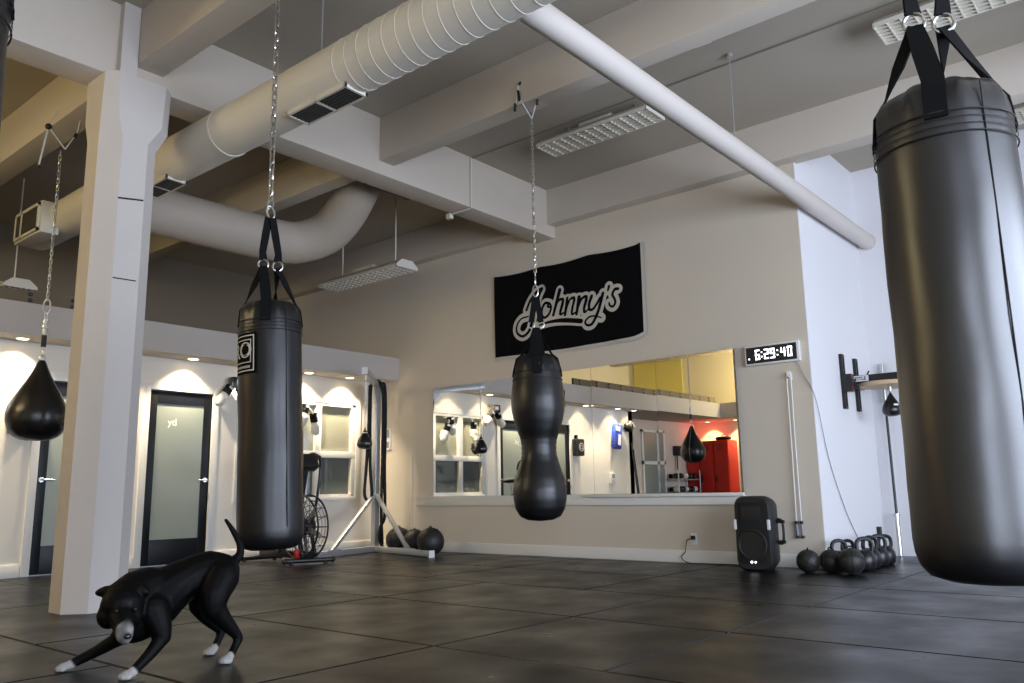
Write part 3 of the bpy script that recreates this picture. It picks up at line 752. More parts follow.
# ------------------------------------------------------------------ banner with script lettering
def banner():
    t = thing('wall_banner', "black cloth banner with off-white script lettering pinned high on the back wall", 'banner', (XB, 5.97, 2.5))
    bm = bmesh.new(); nx, nz = 40, 16
    def P(u, v, off=0):
        yl = 7.125 + (7.117 - 7.133) * v * 0; y = 7.125 + (4.79 - 7.125) * u
        zt = 3.655 - .022 * abs(math.sin(u * PI * 3.0)) + (.012 if u > .97 else 0); zb = 2.505 - .018 * math.sin(u * PI) - (.0 if u < .9 else -.06 * ((u - .9) / .1) ** 2)
        z = zb + (zt - zb) * v
        d = .022 + .008 * math.sin(u * 9 + v * 2) + .006 * math.sin(u * 23) * (1 - v)
        return Vector((XB - d - off, y, z))
    g = [[bm.verts.new(P(i / nx, j / nz)) for j in range(nz + 1)] for i in range(nx + 1)]
    for i in range(nx):
        for j in range(nz): bm.faces.new((g[i][j], g[i + 1][j], g[i + 1][j + 1], g[i][j + 1]))
    cl = mk('cloth', bm, M['bann'], t)
    h = MB()
    for i in range(nx):
        a, c = i / nx, (i + 1) / nx
        h.poly([P(a, 0, .002), P(c, 0, .002), P(c, .036, .002), P(a, .036, .002)])
    for j in range(nz):
        a, c = j / nz, (j + 1) / nz
        h.poly([P(.982, a, .002), P(1, a, .002), P(1, c, .002), P(.982, c, .002)])
    mk('hem', h, M['bannw'], t, smooth=False)
    S = {'J': [(6.311, 3.355), (6.365, 3.271), (6.433, 3.088), (6.502, 2.879), (6.568, 2.796), (6.654, 2.774), (6.732, 2.835), (6.73, 2.929), (6.659, 3.007), (6.541, 3.023)],
         'J2': [(6.311, 3.355), (6.406, 3.32), (6.504, 3.226), (6.571, 3.109)],
         'o': [(6.203, 3.143), (6.265, 3.153), (6.314, 3.086), (6.315, 3.002), (6.27, 2.966), (6.208, 3.003), (6.171, 3.08), (6.193, 3.137), (6.225, 3.105), (6.17, 3.088)],
         'h': [(6.026, 3.288), (6.082, 3.14), (6.141, 2.979)],
         'h2': [(6.126, 3.023), (6.061, 3.145), (5.987, 3.163), (5.988, 3.108), (6.026, 3.016), (6.027, 2.972), (5.967, 2.99)],
         'n': [(5.905, 3.156), (5.958, 2.956)],
         'n2': [(5.94, 3.011), (5.873, 3.131), (5.802, 3.148), (5.806, 3.095), (5.838, 3.003), (5.84, 2.946), (5.785, 2.962)],
         'm': [(5.722, 3.141), (5.773, 2.936)],
         'm2': [(5.755, 2.99), (5.689, 3.108), (5.617, 3.133), (5.619, 3.081), (5.651, 2.997), (5.648, 2.941), (5.594, 2.964)],
         'y': [(5.532, 3.126), (5.574, 3.034), (5.572, 2.962), (5.518, 2.962), (5.455, 3.025), (5.412, 3.085)],
         'y2': [(5.368, 3.134), (5.41, 3.015), (5.461, 2.896), (5.541, 2.781), (5.616, 2.773), (5.643, 2.82), (5.584, 2.867), (5.5, 2.87), (5.408, 2.836)],
         'a': [(5.278, 3.203), (5.295, 3.154)],
         's': [(5.150, 3.150), (5.196, 3.150), (5.232, 3.095), (5.205, 3.035), (5.196, 2.985), (5.232, 2.945), (5.276, 2.965), (5.284, 2.995)],
         'u': [(6.376, 2.878), (6.252, 2.896), (6.1, 2.9), (5.921, 2.88), (5.705, 2.837)]}
    def ribbon(m, pts, rad, x):
        C_ = catmull([(0, a, b_) for a, b_ in pts], 8)
        n = len(C_)
        prev = None
        for i, p in enumerate(C_):
            r = rad(i / (n - 1))
            u = max(0, min(1, (7.125 - p.y) / 2.335)); v = max(0, min(1, (p.z - 2.5) / 1.15))
            X = P(u, v).x - x
            m.poly([(X, p.y + math.cos(2 * PI * k / 12) * r, p.z + math.sin(2 * PI * k / 12) * r) for k in range(12)])
            td = (C_[min(i + 1, n - 1)] - C_[max(i - 1, 0)]).normalized(); nn = Vector((0, -td.z, td.y))
            cur = (Vector((X, p.y, p.z)) + nn * r, Vector((X, p.y, p.z)) - nn * r)
            if prev: m.poly([prev[0], cur[0], cur[1], prev[1]])
            prev = cur
    white, blk = MB(), MB()
    for k, pts in S.items():
        wr_ = .062
        ribbon(white, pts, lambda s: wr_, .006)
        base = {'h': .026, 'n': .026, 'm': .026, 'y': .02, 'y2': .021, 'u': .03, 'J': .024, 'J2': .022, 's': .018, 's2': .02, 'o': .019, 'a': .018}.get(k, .019)
        if k == 'u': f = lambda s: .008 + .022 * min(1, s * 1.4)
        elif k in ('J', 'y2'): f = lambda s, b_=base: b_ * (1.15 - .75 * s) if s > .3 else b_
        elif k in ('h2', 'n2', 'm2'): f = lambda s, b_=base: b_ * (.55 + .6 * math.sin(min(1, s) * PI))
        else: f = lambda s, b_=base: b_ * (1.05 - .3 * s)
        ribbon(blk, pts, f, .0095)
    # fill gaps inside the white field
    mk('lettering_outline', white, M['bannw'], t, smooth=False)
    mk('lettering', blk, M['bann'], t, smooth=False)
    return t
banner()

# ------------------------------------------------------------------ digital wall clock
t = thing('digital_clock', 'white framed black digital timer with glowing white digits beside the mirror', 'clock', (XB, 3.32, 2.14))
mk('case', MB().box(XB - .05, XB, 3.03, 3.61, 2.035, 2.245), M['white'], t, bevel=.006)
mk('face', MB().box(XB - .053, XB - .048, 3.055, 3.592, 2.055, 2.225), M['black'], t, smooth=False)
SEG = {'6': 'acdefg', '2': 'abged', '9': 'abcdfg', '4': 'fgbc', '0': 'abcdef'}
dg_ = MB()
def seg(yc, ch):   # y decreases to the right as seen
    w_, h_, th = .048, .092, .014; zc = 2.142; x0, x1 = XB - .056, XB - .0525
    def hb(z): dg_.box(x0, x1, yc - w_ / 2, yc + w_ / 2, z - th / 2, z + th / 2)
    def vb(y, za, zb): dg_.box(x0, x1, y - th / 2, y + th / 2, za, zb)
    L_, R_ = yc + w_ / 2 - th / 2, yc - w_ / 2 + th / 2
    for s in SEG[ch]:
        if s == 'a': hb(zc + h_ / 2)
        if s == 'g': hb(zc)
        if s == 'd': hb(zc - h_ / 2)
        if s == 'f': vb(L_, zc, zc + h_ / 2)
        if s == 'b': vb(R_, zc, zc + h_ / 2)
        if s == 'e': vb(L_, zc - h_ / 2, zc)
        if s == 'c': vb(R_, zc - h_ / 2, zc)
for ch, yc in (('6', 3.468), ('2', 3.372), ('9', 3.307), ('4', 3.195), ('0', 3.125)): seg(yc, ch)
for yc in (3.422, 3.253):
    for z in (2.118, 2.166): dg_.box(XB - .056, XB - .0525, yc - .007, yc + .007, z - .007, z + .007)
dg_.sphere((XB - .053, 3.562, 2.105), .009, 10)
mk('digits', dg_, M['led'], t, smooth=False)
t = thing('clock_cord', 'thin grey power cord trailing from the clock down to the kettlebells', 'cord', (8.18, 3.05, 2.03))
mk('cord', MB().tube(catmull([(XB - .02, 3.075, 2.04), (XB - .02, 3.02, 1.9), (8.2, 2.93, 1.65), (8.45, 2.935, 1.05), (8.8, 2.935, .55), (9.12, 2.935, .24)], 6), .004, 6), M['grey'], t)

# skipping rope hung on a white wall hook
t = thing('skipping_rope', 'white skipping rope hanging doubled on the wall beside the clock', 'rope', (XB - .03, 3.17, .3))
mk('cord', MB().tube(catmull([(XB - .03, 3.20, .42), (XB - .03, 3.19, 1.2), (XB - .03, 3.185, 1.88), (XB - .035, 3.165, 1.905), (XB - .03, 3.145, 1.88), (XB - .03, 3.15, 1.2), (XB - .03, 3.15, .42)], 6), .006, 6), M['white'], t)
for y in (3.20, 3.15):
    hd = mk('handle', MB().cyl((XB - .03, y, .43), (XB - .03, y - .005, .30), .013, seg=10), M['grey'], t)
    mk('grip_end', MB().cyl((XB - .03, y, .45), (XB - .03, y, .42), .018, seg=10).cyl((XB - .03, y - .005, .31), (XB - .03, y - .005, .285), .018, seg=10), M['black'], hd)
t = thing('wall_hook', 'small white wall hook holding the skipping rope below the clock', 'hook', (XB, 3.165, 1.88))
mk('hook_plate', MB().box(XB - .008, XB, 3.14, 3.19, 1.85, 1.93).box(XB - .05, XB - .006, 3.155, 3.175, 1.87, 1.885).box(XB - .05, XB - .042, 3.155, 3.175, 1.87, 1.91), M['white'], t, bevel=.003)

# outlets and plugs
t = thing('wall_outlet', 'white wall outlet with a black plug left of the speaker', 'outlet', (XB, 4.345, .27))
mk('plate', MB().box(XB - .006, XB, 4.31, 4.38, .19, .31), M['white'], t, bevel=.002)
mk('plug', MB().box(XB - .04, XB - .006, 4.325, 4.365, .245, .285), M['black'], t, bevel=.004)
t = thing('power_cord', 'black power cord hanging from the outlet and running along the floor to the speaker', 'cord', (XB - .04, 4.3, .02))
mk('cord', MB().tube(catmull([(XB - .04, 4.345, .262), (XB - .06, 4.40, .23), (XB - .05, 4.43, .12), (XB - .05, 4.48, .06), (XB - .07, 4.40, .008), (XB - .1, 4.2, .007), (XB - .08, 3.9, .007), (XB - .1, 3.6, .007)], 6), .005, 6), M['black'], t)
t = thing('wall_outlet', 'black adapter plugged into the white outlet above the kettlebells', 'outlet', (9.826, YR, .27))
mk('plate', MB().box(9.79, 9.86, YR - .006, YR, .215, .335), M['white'], t, bevel=.002)
mk('adapter', MB().box(9.79, 9.86, YR - .045, YR - .006, .24, .33), M['black'], t, bevel=.004)
t = thing('thermostat', 'small white wall control with a blue grey screen beside the battle rope stand', 'thermostat', (XB, 9.27, 1.57))
mk('body', MB().box(XB - .025, XB, 9.20, 9.33, 1.42, 1.74), M['white'], t, bevel=.005)
mk('screen', MB().box(XB - .027, XB - .024, 9.22, 9.31, 1.60, 1.72), M['grey'], t, smooth=False)
mk('keypad', MB().box(XB - .027, XB - .024, 9.23, 9.31, 1.45, 1.54), M['tan'], t, smooth=False)

# ------------------------------------------------------------------ loudspeaker
def speaker():
    x0, x1, ya, yb, H = 7.62, 7.96, 3.24, 3.62, .70
    t = thing('loudspeaker', 'black portable loudspeaker standing on the mats against the back wall', 'speaker', ((x0 + x1) / 2, (ya + yb) / 2, 0))
    bm = bmesh.new()
    # plan tapers to the back; front outline rounded
    def outline(sx, n=6):
        hw, hh = (yb - ya) / 2 * sx, H / 2
        r = .085; pts = []
        for cx_, cz_, a0 in ((hw - r, hh - r, 0), (-hw + r, hh - r, 90), (-hw + r, -hh + r, 180), (hw - r, -hh + r, 270)):
            for k in range(n + 1):
                a = math.radians(a0 + 90 * k / n)
                pz = cz_ + math.sin(a) * r
                pts.append((cx_ + math.cos(a) * r - .018 * sx * ((pz / hh) ** 2) * (1 if cx_ > 0 else -1), pz))
        return pts
    secs = []
    for xx, sx, ins in ((x0 + .0, .93, .02), (x0 + .03, 1.0, 0), (x0 + .12, 1.0, 0), (x1 - .03, .72, .02), (x1, .66, .04)):
        secs.append([bm.verts.new((xx, (ya + yb) / 2 + p[0], H / 2 + p[1] * (1 - ins / H * 2))) for p in outline(sx)])
    n = len(secs[0])
    for A, B in zip(secs, secs[1:]):
        for k in range(n): bm.faces.new((A[k], A[(k + 1) % n], B[(k + 1) % n], B[k]))
    bm.faces.new(secs[0]); bm.faces.new(secs[-1])
    mk('cabinet', bm, M['black'], t, angle=40)
    yc = (ya + yb) / 2
    g = MB().box(x0 - .006, x0 + .002, yc - .135, yc + .135, .07, .64)
    mk('grille', g, M['dark'], t, bevel=.004)
    mk('woofer_ring', MB().tube([(x0 - .008, yc + math.cos(2 * PI * k / 40) * .135, .245 + math.sin(2 * PI * k / 40) * .135) for k in range(40)], .010, 8, closed=True), M['rubber'], t)
    mk('woofer_cone', MB().lathe([(.125, .0), (.09, .02), (.045, .035), (.03, .022), (0, .015)], (x0 - .007, yc, .245), 32, Matrix.Rotation(PI / 2, 4, 'Y')), M['black'], t)
    mk('horn', MB().box(x0 - .012, x0 - .004, yc - .10, yc + .10, .46, .60), M['black'], t, bevel=.003)
    for s in (-1, 1):
        mk('side_badge', MB().box(x0 - .008, x0 + .01, yc + s * .168 - .014, yc + s * .168 + .014, .385, .48), M['white'], t, bevel=.005)
    mk('status_light', MB().sphere((x0 - .012, yc + .018, .085), .012, 10).sphere((x0 - .012, yc - .02, .085), .010, 10), M['led'], t)
    mk('handle', MB().tube(catmull([(x0 + .2, ya + .02, .25), (x0 + .2, ya - .03, .27), (x0 + .2, ya - .03, .45), (x0 + .2, ya + .02, .48)], 5), .013, 8).cyl((x0 + .2, ya - .05, .265), (x0 + .2, ya + .03, .265), .016).cyl((x0 + .2, ya - .05, .455), (x0 + .2, ya + .03, .455), .016), M['blackm'], t)
    mk('foot', MB().box(x0 + .05, x0 + .1, yc - .12, yc + .12, 0, .01).box(x1 - .1, x1 - .05, yc - .08, yc + .08, 0, .01), M['rubber'], t)
speaker()

# ------------------------------------------------------------------ medicine balls
def med_ball(label, c, r, rot, group):
    t = thing('medicine_ball', label, 'ball', (c[0], c[1], 0), group, local=True, rot=(0, 0, rot))
    mk('ball_skin', MB().sphere((0, 0, r), r, 28), M['rubber'], t, angle=80)
    s = MB()
    for ax in ('X', 'Y', 'Z'):
        mm = Matrix.Translation((0, 0, r)) @ Matrix.Rotation(.5, 4, 'X') @ Matrix.Rotation(PI / 2, 4, ax)
        s.tube([mm @ Vector((math.cos(2 * PI * k / 32) * (r + .0005), math.sin(2 * PI * k / 32) * (r + .0005), 0)) for k in range(32)], .0035, 5, closed=True)
    mk('seam', s, M['seam'], t)
    mk('grip_tab', MB().tube(catmull([(.03, 0, 2 * r - .01), (.02, 0, 2 * r + .012), (-.02, 0, 2 * r + .012), (-.03, 0, 2 * r - .01)], 4), .006, 6), M['web'], t)
    return t
med_ball('black medicine ball beside the loudspeaker, first of the three', (7.735, 2.955), .103, .3, 'medicine balls by the speaker')
med_ball('black medicine ball between two others right of the loudspeaker', (7.86, 2.79), .104, 1.1, 'medicine balls by the speaker')
med_ball('black medicine ball nearest the kettlebells', (7.76, 2.575), .116, 2.0, 'medicine balls by the speaker')
med_ball('black medicine ball by the mirror wall, under the bag stand leg end', (7.54, 7.72), .175, .2, 'medicine balls by the rope stand')
med_ball('black medicine ball in the middle behind the bag stand leg', (7.64, 8.12), .16, .9, 'medicine balls by the rope stand')
med_ball('black medicine ball deepest in the corner beside the stand post', (7.70, 8.50), .17, 1.7, 'medicine balls by the rope stand')

# ------------------------------------------------------------------ kettlebells
def kettlebell(label, x, y, s, rot):
    t = thing('kettlebell', label, 'kettlebell', (x, y, 0), 'kettlebells by the return wall', local=True, rot=(0, 0, rot))
    r = .088 * s
    prof = [(0, 0), (r * .68, 0), (r * .9, r * .3), (r, r * .85), (r * .93, r * 1.3), (r * .7, r * 1.72), (r * .35, r * 1.92), (0, r * 1.95)]
    mk('bell_body', MB().lathe(prof, (0, 0, 0), 28), M['blackm'], t, angle=60)
    p = catmull([(-r * .62, 0, r * 1.6), (-r * .78, 0, r * 2.15), (-r * .62, 0, r * 2.75), (0, 0, r * 2.95), (r * .62, 0, r * 2.75), (r * .78, 0, r * 2.15), (r * .62, 0, r * 1.6)], 5)
    mk('handle', MB().tube(p, r * .19, 10), M['blackm'], t)
    return t
kp = [(8.12, 2.80, 1.05, -.7), (8.37, 2.80, 1.0, -.5), (8.23, 2.60, 1.12, -.8), (8.46, 2.62, 1.12, -.6), (8.71, 2.62, 1.12, -.8), (8.94, 2.62, 1.08, -.6)]
kl = ['nearest the medicine balls', 'second from the medicine balls', 'third from the medicine balls, with a thick handle', 'third from the barbell', 'second from the barbell', 'nearest the leaning barbell']
for (x, y, s, r), l in zip(kp, kl): kettlebell('black cast iron kettlebell in the row, ' + l, x, y, s, r)

# ------------------------------------------------------------------ speed bag rig on the return wall
t = thing('speed_bag_bracket', 'black wall bracket with two slotted rails, an arm and a round wooden platform', 'bracket', (9.3, YR, 1.9))
for x in (9.08, 9.53):
    m = MB()
    for s in (-1, 1): m.box(x + s * .03 - .012, x + s * .03 + .012, YR - .04, YR, 1.60, 2.195)
    for z in (1.60, 2.165): m.box(x - .04, x + .04, YR - .04, YR, z, z + .03)
    mk('wall_rail', m, M['blackm'], t, bevel=.003)
mk('crossbar', MB().box(9.02, 9.60, YR - .085, YR - .04, 1.84, 1.94), M['blackm'], t, bevel=.004)
mk('slide_clamp', MB().box(9.03, 9.13, YR - .12, YR - .04, 1.78, 1.97), M['blackm'], t, bevel=.006)
mk('clamp_jaw', MB().box(9.045, 9.06, YR - .124, YR - .11, 1.80, 1.84).box(9.045, 9.06, YR - .124, YR - .11, 1.92, 1.965), M['redp'], t, smooth=False)
cx, cy, cz = 9.40, 2.55, 1.845
mk('arm', MB().box(9.30, 9.40, 2.22, YR - .04, cz + .045, cz + .13), M['blackm'], t, bevel=.004)
mk('lever', MB().cyl((9.42, 2.8, cz + .10), (9.50, 2.78, cz + .19), .009), M['blackm'], t)
pl = mk('platform', MB().lathe([(0, .0), (.295, .0), (.30, .008), (.30, .036), (.295, .044), (0, .044)], (cx, cy, cz - .01), 48), M['wood'], t, angle=40)
mk('swivel', MB().cyl((cx, cy, cz - .01), (cx, cy, cz - .055), .025).sphere((cx, cy, cz - .06), .016, 10), M['chrome'], t)
bm = textmesh('TITLE', .05)
for v in bm.verts: v.co = Vector((9.2935, 2.815 - v.co.x, cz + .092 + v.co.y))
pt = mk('nameplate', MB().box(9.2945, 9.30, 2.73, 2.90, cz + .06, cz + .124), M['white'], t, smooth=False)
for v in bm.verts: pass
mk('lettering', bm, M['black'], pt, smooth=False)
def speedbag(label, x, y, ztop, r, L, group):
    t = thing('speed_bag', label, 'speed bag', (x, y, ztop), group)
    prof = [(0, 0), (.12, -.01), (.16, -.05), (.30, -.14), (.55, -.30), (.82, -.48), (.97, -.64), (1.0, -.74), (.93, -.86), (.72, -.95), (.38, -.99), (0, -1.0)]
    mk('bag_body', MB().lathe([(a * r, c * L) for a, c in prof], (x, y, ztop), 32), M['leather2'], t, angle=70)
    mk('hang_loop', MB().tube([(x + math.cos(2 * PI * k / 14) * .012, y, ztop + .008 + math.sin(2 * PI * k / 14) * .016) for k in range(14)], .004, 6, closed=True), M['web'], t)
    return t
sb = speedbag('small black speed bag hanging under the round wooden platform', cx, cy, cz - .08, .098, .255, 'small speed bags')
mk('white_mark', MB().cbox((cx - .066, cy - .066, cz - .215), (.004, .05, .018), rotz=math.radians(45)), M['white'], sb, smooth=False)

# ------------------------------------------------------------------ barbell leaning in the corner
t = thing('barbell', 'steel barbell leaning upright in the corner behind the speed bag', 'barbell', (9.98, 2.74, 0))
A, B = Vector((9.955, 2.76, .02)), Vector((10.06, 2.795, 2.18)); d = (B - A).normalized()
mk('bar_shaft', MB().cyl(A, B, .0145), M['blackm'], t)
mk('sleeve', MB().cyl(A - d * .005, A + d * .42, .025).cyl(A + d * .42, A + d * .45, .036), M['chrome'], t)
mk('sleeve', MB().cyl(B, B - d * .42, .025).cyl(B - d * .42, B - d * .45, .036), M['chrome'], t)
# dark panel at the extreme right on the far wall
t = thing('wall_monitor', 'dark wall mounted screen barely showing at the right frame edge', 'screen', (XF, .9, 3.1))
mk('bezel', MB().box(XF - .06, XF, .1, 1.21, 2.95, 3.66), M['black'], t, bevel=.006)
mk('screen_glass', MB().box(XF - .064, XF - .058, .13, 1.18, 2.98, 3.63), M['dark'], t, smooth=False)
mk('wall_bracket', MB().box(XF - .02, XF, .5, .8, 2.85, 2.96), M['black'], t)

# ------------------------------------------------------------------ bag stand with battle ropes
px_, py_ = 7.69, 8.97
t = thing('bag_stand', 'grey steel free standing bag stand with V legs in front of the window', 'stand', (px_, py_, 0))
mk('post', MB().box(px_ - .04, px_ + .04, py_ - .04, py_ + .04, .0, 2.345), M['steel'], t, bevel=.004)
e1, e2 = Vector((6.22, 8.60, .045)), Vector((7.30, 7.46, .045))
c0 = Vector((px_, py_, .045))
for e in (e1, e2):
    lg = mk('leg', MB().bar(c0, e, .075, .07), M['steel'], t, bevel=.004)
    mk('end_cap', MB().bar(e, e + (e - c0).normalized() * .012, .078, .088), M['white'], lg)
    q = c0.lerp(e, .62)
    br = mk('brace', MB().bar((px_, py_, .80), q + Vector((0, 0, .03)), .045, .045), M['steel'], t, bevel=.003)
    mk('brace_foot', MB().bar(c0.lerp(e, .52) + Vector((0, 0, .04)), c0.lerp(e, .70) + Vector((0, 0, .04)), .07, .012), M['steel'], br)
ar = Vector((6.99, 8.40, 2.39))
mk('arm', MB().bar((px_, py_, 2.31), ar, .07, .08), M['steel'], t, bevel=.004)
mk('arm_cap', MB().bar(ar, ar + (ar - Vector((px_, py_, 2.31))).normalized() * .014, .08, .09), M['white'], t)
mk('gusset', MB().prism([(px_ - .02, py_ - .02, 2.28), (px_ - .2, py_ - .16, 2.30), (px_ - .02, py_ - .02, 2.05)], (.012, -.015, 0)), M['steel'], t)
bx_, by_ = 7.035, 8.435
rs = speedbag('small black ball bag hanging by a chain from the stand arm', bx_, by_, 1.62, .10, .26, 'small speed bags')
mk('chain', MB().chain((bx_, by_, 1.64), (bx_, by_, 2.34), .034, .046, .026, .004), M['chrome'], rs)
mk('collar', MB().cyl((bx_, by_, 1.58), (bx_, by_, 1.52), .035, .055), M['white'], rs)
t = thing('battle_rope', 'thick black battle rope draped in long loops over the bag stand', 'rope', (px_, py_, 0))
u = (Vector((px_, py_, 0)) - Vector((0, 0, 0))).normalized(); rt_ = Vector((u.y, -u.x, 0)); fw = -u
def Q(r, f, z): return Vector((px_, py_, 0)) + rt_ * r + fw * f + Vector((0, 0, z))
lp1 = [Q(.10, .07, .10), Q(.08, .07, .6), Q(.09, .07, 1.4), Q(.09, .06, 2.1), Q(.05, .06, 2.32), Q(0, .07, 2.37), Q(-.08, .08, 2.30), Q(-.09, .07, 1.9), Q(-.08, .07, 1.2), Q(-.05, .07, .78), Q(-.08, .07, .70), Q(-.15, .07, .78), Q(-.13, .07, 1.2), Q(-.105, .09, 1.9), Q(-.10, .12, 2.30)]
mk('rope_strand', MB().tube(catmull(lp1, 8), .022, 9), M['rope'], t)
lp2 = [Q(.055, .085, 2.33), Q(.11, .04, 2.28), Q(.125, .05, 1.8), Q(.12, .05, 1.1), Q(.13, .05, .5), Q(.08, .07, .35), Q(.06, .09, .18), Q(.12, .12, .055), Q(.2, .10, .03), Q(.26, .04, .03)]
mk('rope_strand', MB().tube(catmull(lp2, 8), .022, 9), M['rope'], t)
mk('rope_end', MB().tube([Q(.25, .05, .03), Q(.30, .0, .03)], .027, 10), M['rubber'], t)

# ------------------------------------------------------------------ air bike, fan toward the viewer
def air_bike():
    x = 5.95
    t = thing('air_bike', 'black fan exercise bike standing behind the left punching bag', 'exercise bike', (x, 8.5, 0))
    R_ = .36; c = Vector((x, 8.20, .42))
    ringp = lambda r, dx: [c + Vector((dx, math.cos(2 * PI * k / 40) * r, math.sin(2 * PI * k / 40) * r)) for k in range(40)]
    cage = MB()
    for dx in (-.07, .07):
        cage.tube(ringp(R_, dx), .011, 6, closed=True)
        for r in (.30, .24, .18, .12): cage.tube(ringp(r, dx * 1.1), .0035, 4, closed=True)
        for k in range(16):
            a = 2 * PI * k / 16
            cage.tube([c + Vector((dx * 1.05, math.cos(a) * .06, math.sin(a) * .06)), c + Vector((dx, math.cos(a) * R_, math.sin(a) * R_))], .004, 4)
    for k in range(20):
        a = 2 * PI * k / 20
        cage.tube([c + Vector((-.07, math.cos(a) * R_, math.sin(a) * R_)), c + Vector((.07, math.cos(a) * R_, math.sin(a) * R_))], .005, 4)
    fw_ = mk('fan_cage', cage, M['blackm'], t)
    bl = MB()
    for k in range(6):
        a = 2 * PI * k / 6 + .3
        bl.bar(c + Vector((0, math.cos(a) * .05, math.sin(a) * .05)), c + Vector((0, math.cos(a) * .31, math.sin(a) * .31)), .06, .012, (1, 0, 0))
    bl.cyl(c + Vector((-.06, 0, 0)), c + Vector((.06, 0, 0)), .06)
    mk('fan_blades', bl, M['grey'], fw_)
    mk('hub_cover', MB().cyl(c + Vector((-.09, 0, 0)), c + Vector((.09, 0, 0)), .10), M['black'], t)
    f = MB()
    f.bar((x, 8.1, .10), (x, 9.05, .10), .06, .08).bar((x, 8.62, .10), (x, 8.72, .75), .06, .06)
    f.bar((x, 8.65, .5), (x, 8.30, .62), .06, .06)
    for s in (-1, 1): f.bar((x + s * .09, 8.20, .42), (x + s * .09, 8.10, .10), .04, .03)
    f.bar((x - .11, 8.10, .10), (x + .11, 8.10, .10), .05, .05)
    mk('frame', f, M['blackm'], t, bevel=.005)
    for y, a in ((8.06, .12), (9.05, .06)):
        d = Vector((math.cos(-.35 if y < 8.5 else -.1), math.sin(-.35 if y < 8.5 else -.1), 0))
        p = Vector((x - .02, y, .045))
        st = mk('stabiliser', MB().tube([p - d * .27, p + d * .27], .028, 12), M['blackm'], t)
        for s in (-1, 1):
            mk('rubber_foot', MB().cyl(p + d * (.2 * s), p + d * (.2 * s) + Vector((0, 0, -.045)), .025), M['rubber'], st)
            mk('end_wheel', MB().sphere(p + d * (.28 * s), .036, 12), M['rubber'], st)
    mk('red_cover', MB().cbox((x - .13, 8.14, .12), (.06, .06, .10)), M['redp'], t, bevel=.02)
    mk('seat_post', MB().cyl((x, 8.72, .7), (x, 8.78, .93), .022), M['chrome'], t)
    mk('seat', MB().sphere((x, 8.82, .97), (.12, .14, .045), 20).sphere((x, 8.70, .97), (.05, .12, .04), 16), M['black'], t)
    for s in (-1, 1):
        pth = catmull([(x + s * .14, 8.28, .30), (x + s * .16, 8.18, .75), (x + s * .18, 8.16, 1.15), (x + s * .2, 8.30, 1.25), (x + s * .2, 8.42, 1.25)], 6)
        hb = mk('handlebar', MB().tube(pth, .016, 10), M['blackm'], t)
        mk('grip', MB().tube(catmull([(x + s * .2, 8.22, 1.22), (x + s * .2, 8.34, 1.26), (x + s * .19, 8.42, 1.22), (x + s * .19, 8.45, 1.12)], 4), [.034] * 13, 12), M['rubber'], hb)
    cn = mk('console', MB().cbox((x, 8.18, 1.16), (.24, .12, .18), mtx=Matrix.Rotation(-.5, 4, 'X')), M['black'], t, bevel=.015)
    mk('console_mast', MB().bar((x, 8.30, .6), (x, 8.2, 1.1), .05, .05), M['blackm'], t)
    mk('crank', MB().bar((x - .12, 8.62, .38), (x - .12, 8.66, .20), .02, .03).bar((x + .12, 8.62, .38), (x + .12, 8.58, .56), .02, .03).cyl((x - .13, 8.62, .38), (x + .13, 8.62, .38), .02), M['blackm'], t)
    for s, q in ((-1, (8.66, .2)), (1, (8.58, .56))):
        mk('pedal', MB().cbox((x + s * .18, q[0], q[1]), (.10, .09, .025)), M['black'], t, bevel=.004)
air_bike()

# ------------------------------------------------------------------ boxing gloves and pads on the office wall
def remesh(mb, vox, smooth_it=4, name='tmp'):
    me = bpy.data.meshes.new(name); bmesh.ops.recalc_face_normals(mb.bm, faces=mb.bm.faces); mb.bm.to_mesh(me); mb.bm.free()
    ob = bpy.data.objects.new(name, me); COL.objects.link(ob)
    r = ob.modifiers.new('r', 'REMESH'); r.mode = 'VOXEL'; r.voxel_size = vox
    s = ob.modifiers.new('s', 'SMOOTH'); s.iterations = smooth_it; s.factor = .5
    dg = bpy.context.evaluated_depsgraph_get()
    out = bpy.data.meshes.new_from_object(ob.evaluated_get(dg))
    bm = bmesh.new(); bm.from_mesh(out)
    bpy.data.objects.remove(ob); bpy.data.meshes.remove(me); bpy.data.meshes.remove(out)
    return bm
def glove(label, loc, rot, body='whitel', cuff='web', stripes='black', group='boxing gloves on the office wall'):
    """hangs cuff up; local z up, palm toward +Y"""
    t = thing('boxing_glove', label, 'boxing glove', loc, group, local=True, rot=rot)
    m = MB()
    m.sphere((0, 0, -.235), (.068, .062, .075), 16).sphere((0, -.012, -.19), (.064, .055, .08), 16).sphere((0, 0, -.13), (.05, .045, .07), 16)
    m.sphere((.05, .02, -.17), (.026, .026, .055), 12, Matrix.Rotation(.35, 4, 'Y')).sphere((.055, .022, -.215), (.024, .025, .03), 12)
    mk('glove_body', remesh(m, .009, 3), M[body], t, angle=80)
    mk('cuff', MB().lathe([(.047, -.12), (.052, -.06), (.055, 0), (.048, .0), (.044, -.06), (.040, -.11)], (0, 0, 0), 24), M[cuff], t)
    st = MB()
    for z in (-.10, -.075): st.tube([(math.cos(2 * PI * k / 20) * .0525, math.sin(2 * PI * k / 20) * .0505, z) for k in range(20)], .006, 5, closed=True)
    mk('stripe', st, M[stripes], t)
    mk('logo_tab', MB().box(-.028, .028, -.060, -.054, -.045, -.015), M['white'], t, smooth=False)
    mk('lace_loop', MB().tube(catmull([(0, 0, -.01), (.01, .02, .05), (0, .05, .08), (-.01, .02, .05), (-.0, 0, -.01)], 4), .003, 5), M['white'], t)
    return t
gy = YL - .095
glove('white boxing glove with black cuff, upper of the pair at the window', (6.76, gy, 2.0), (0, math.radians(12), 0))
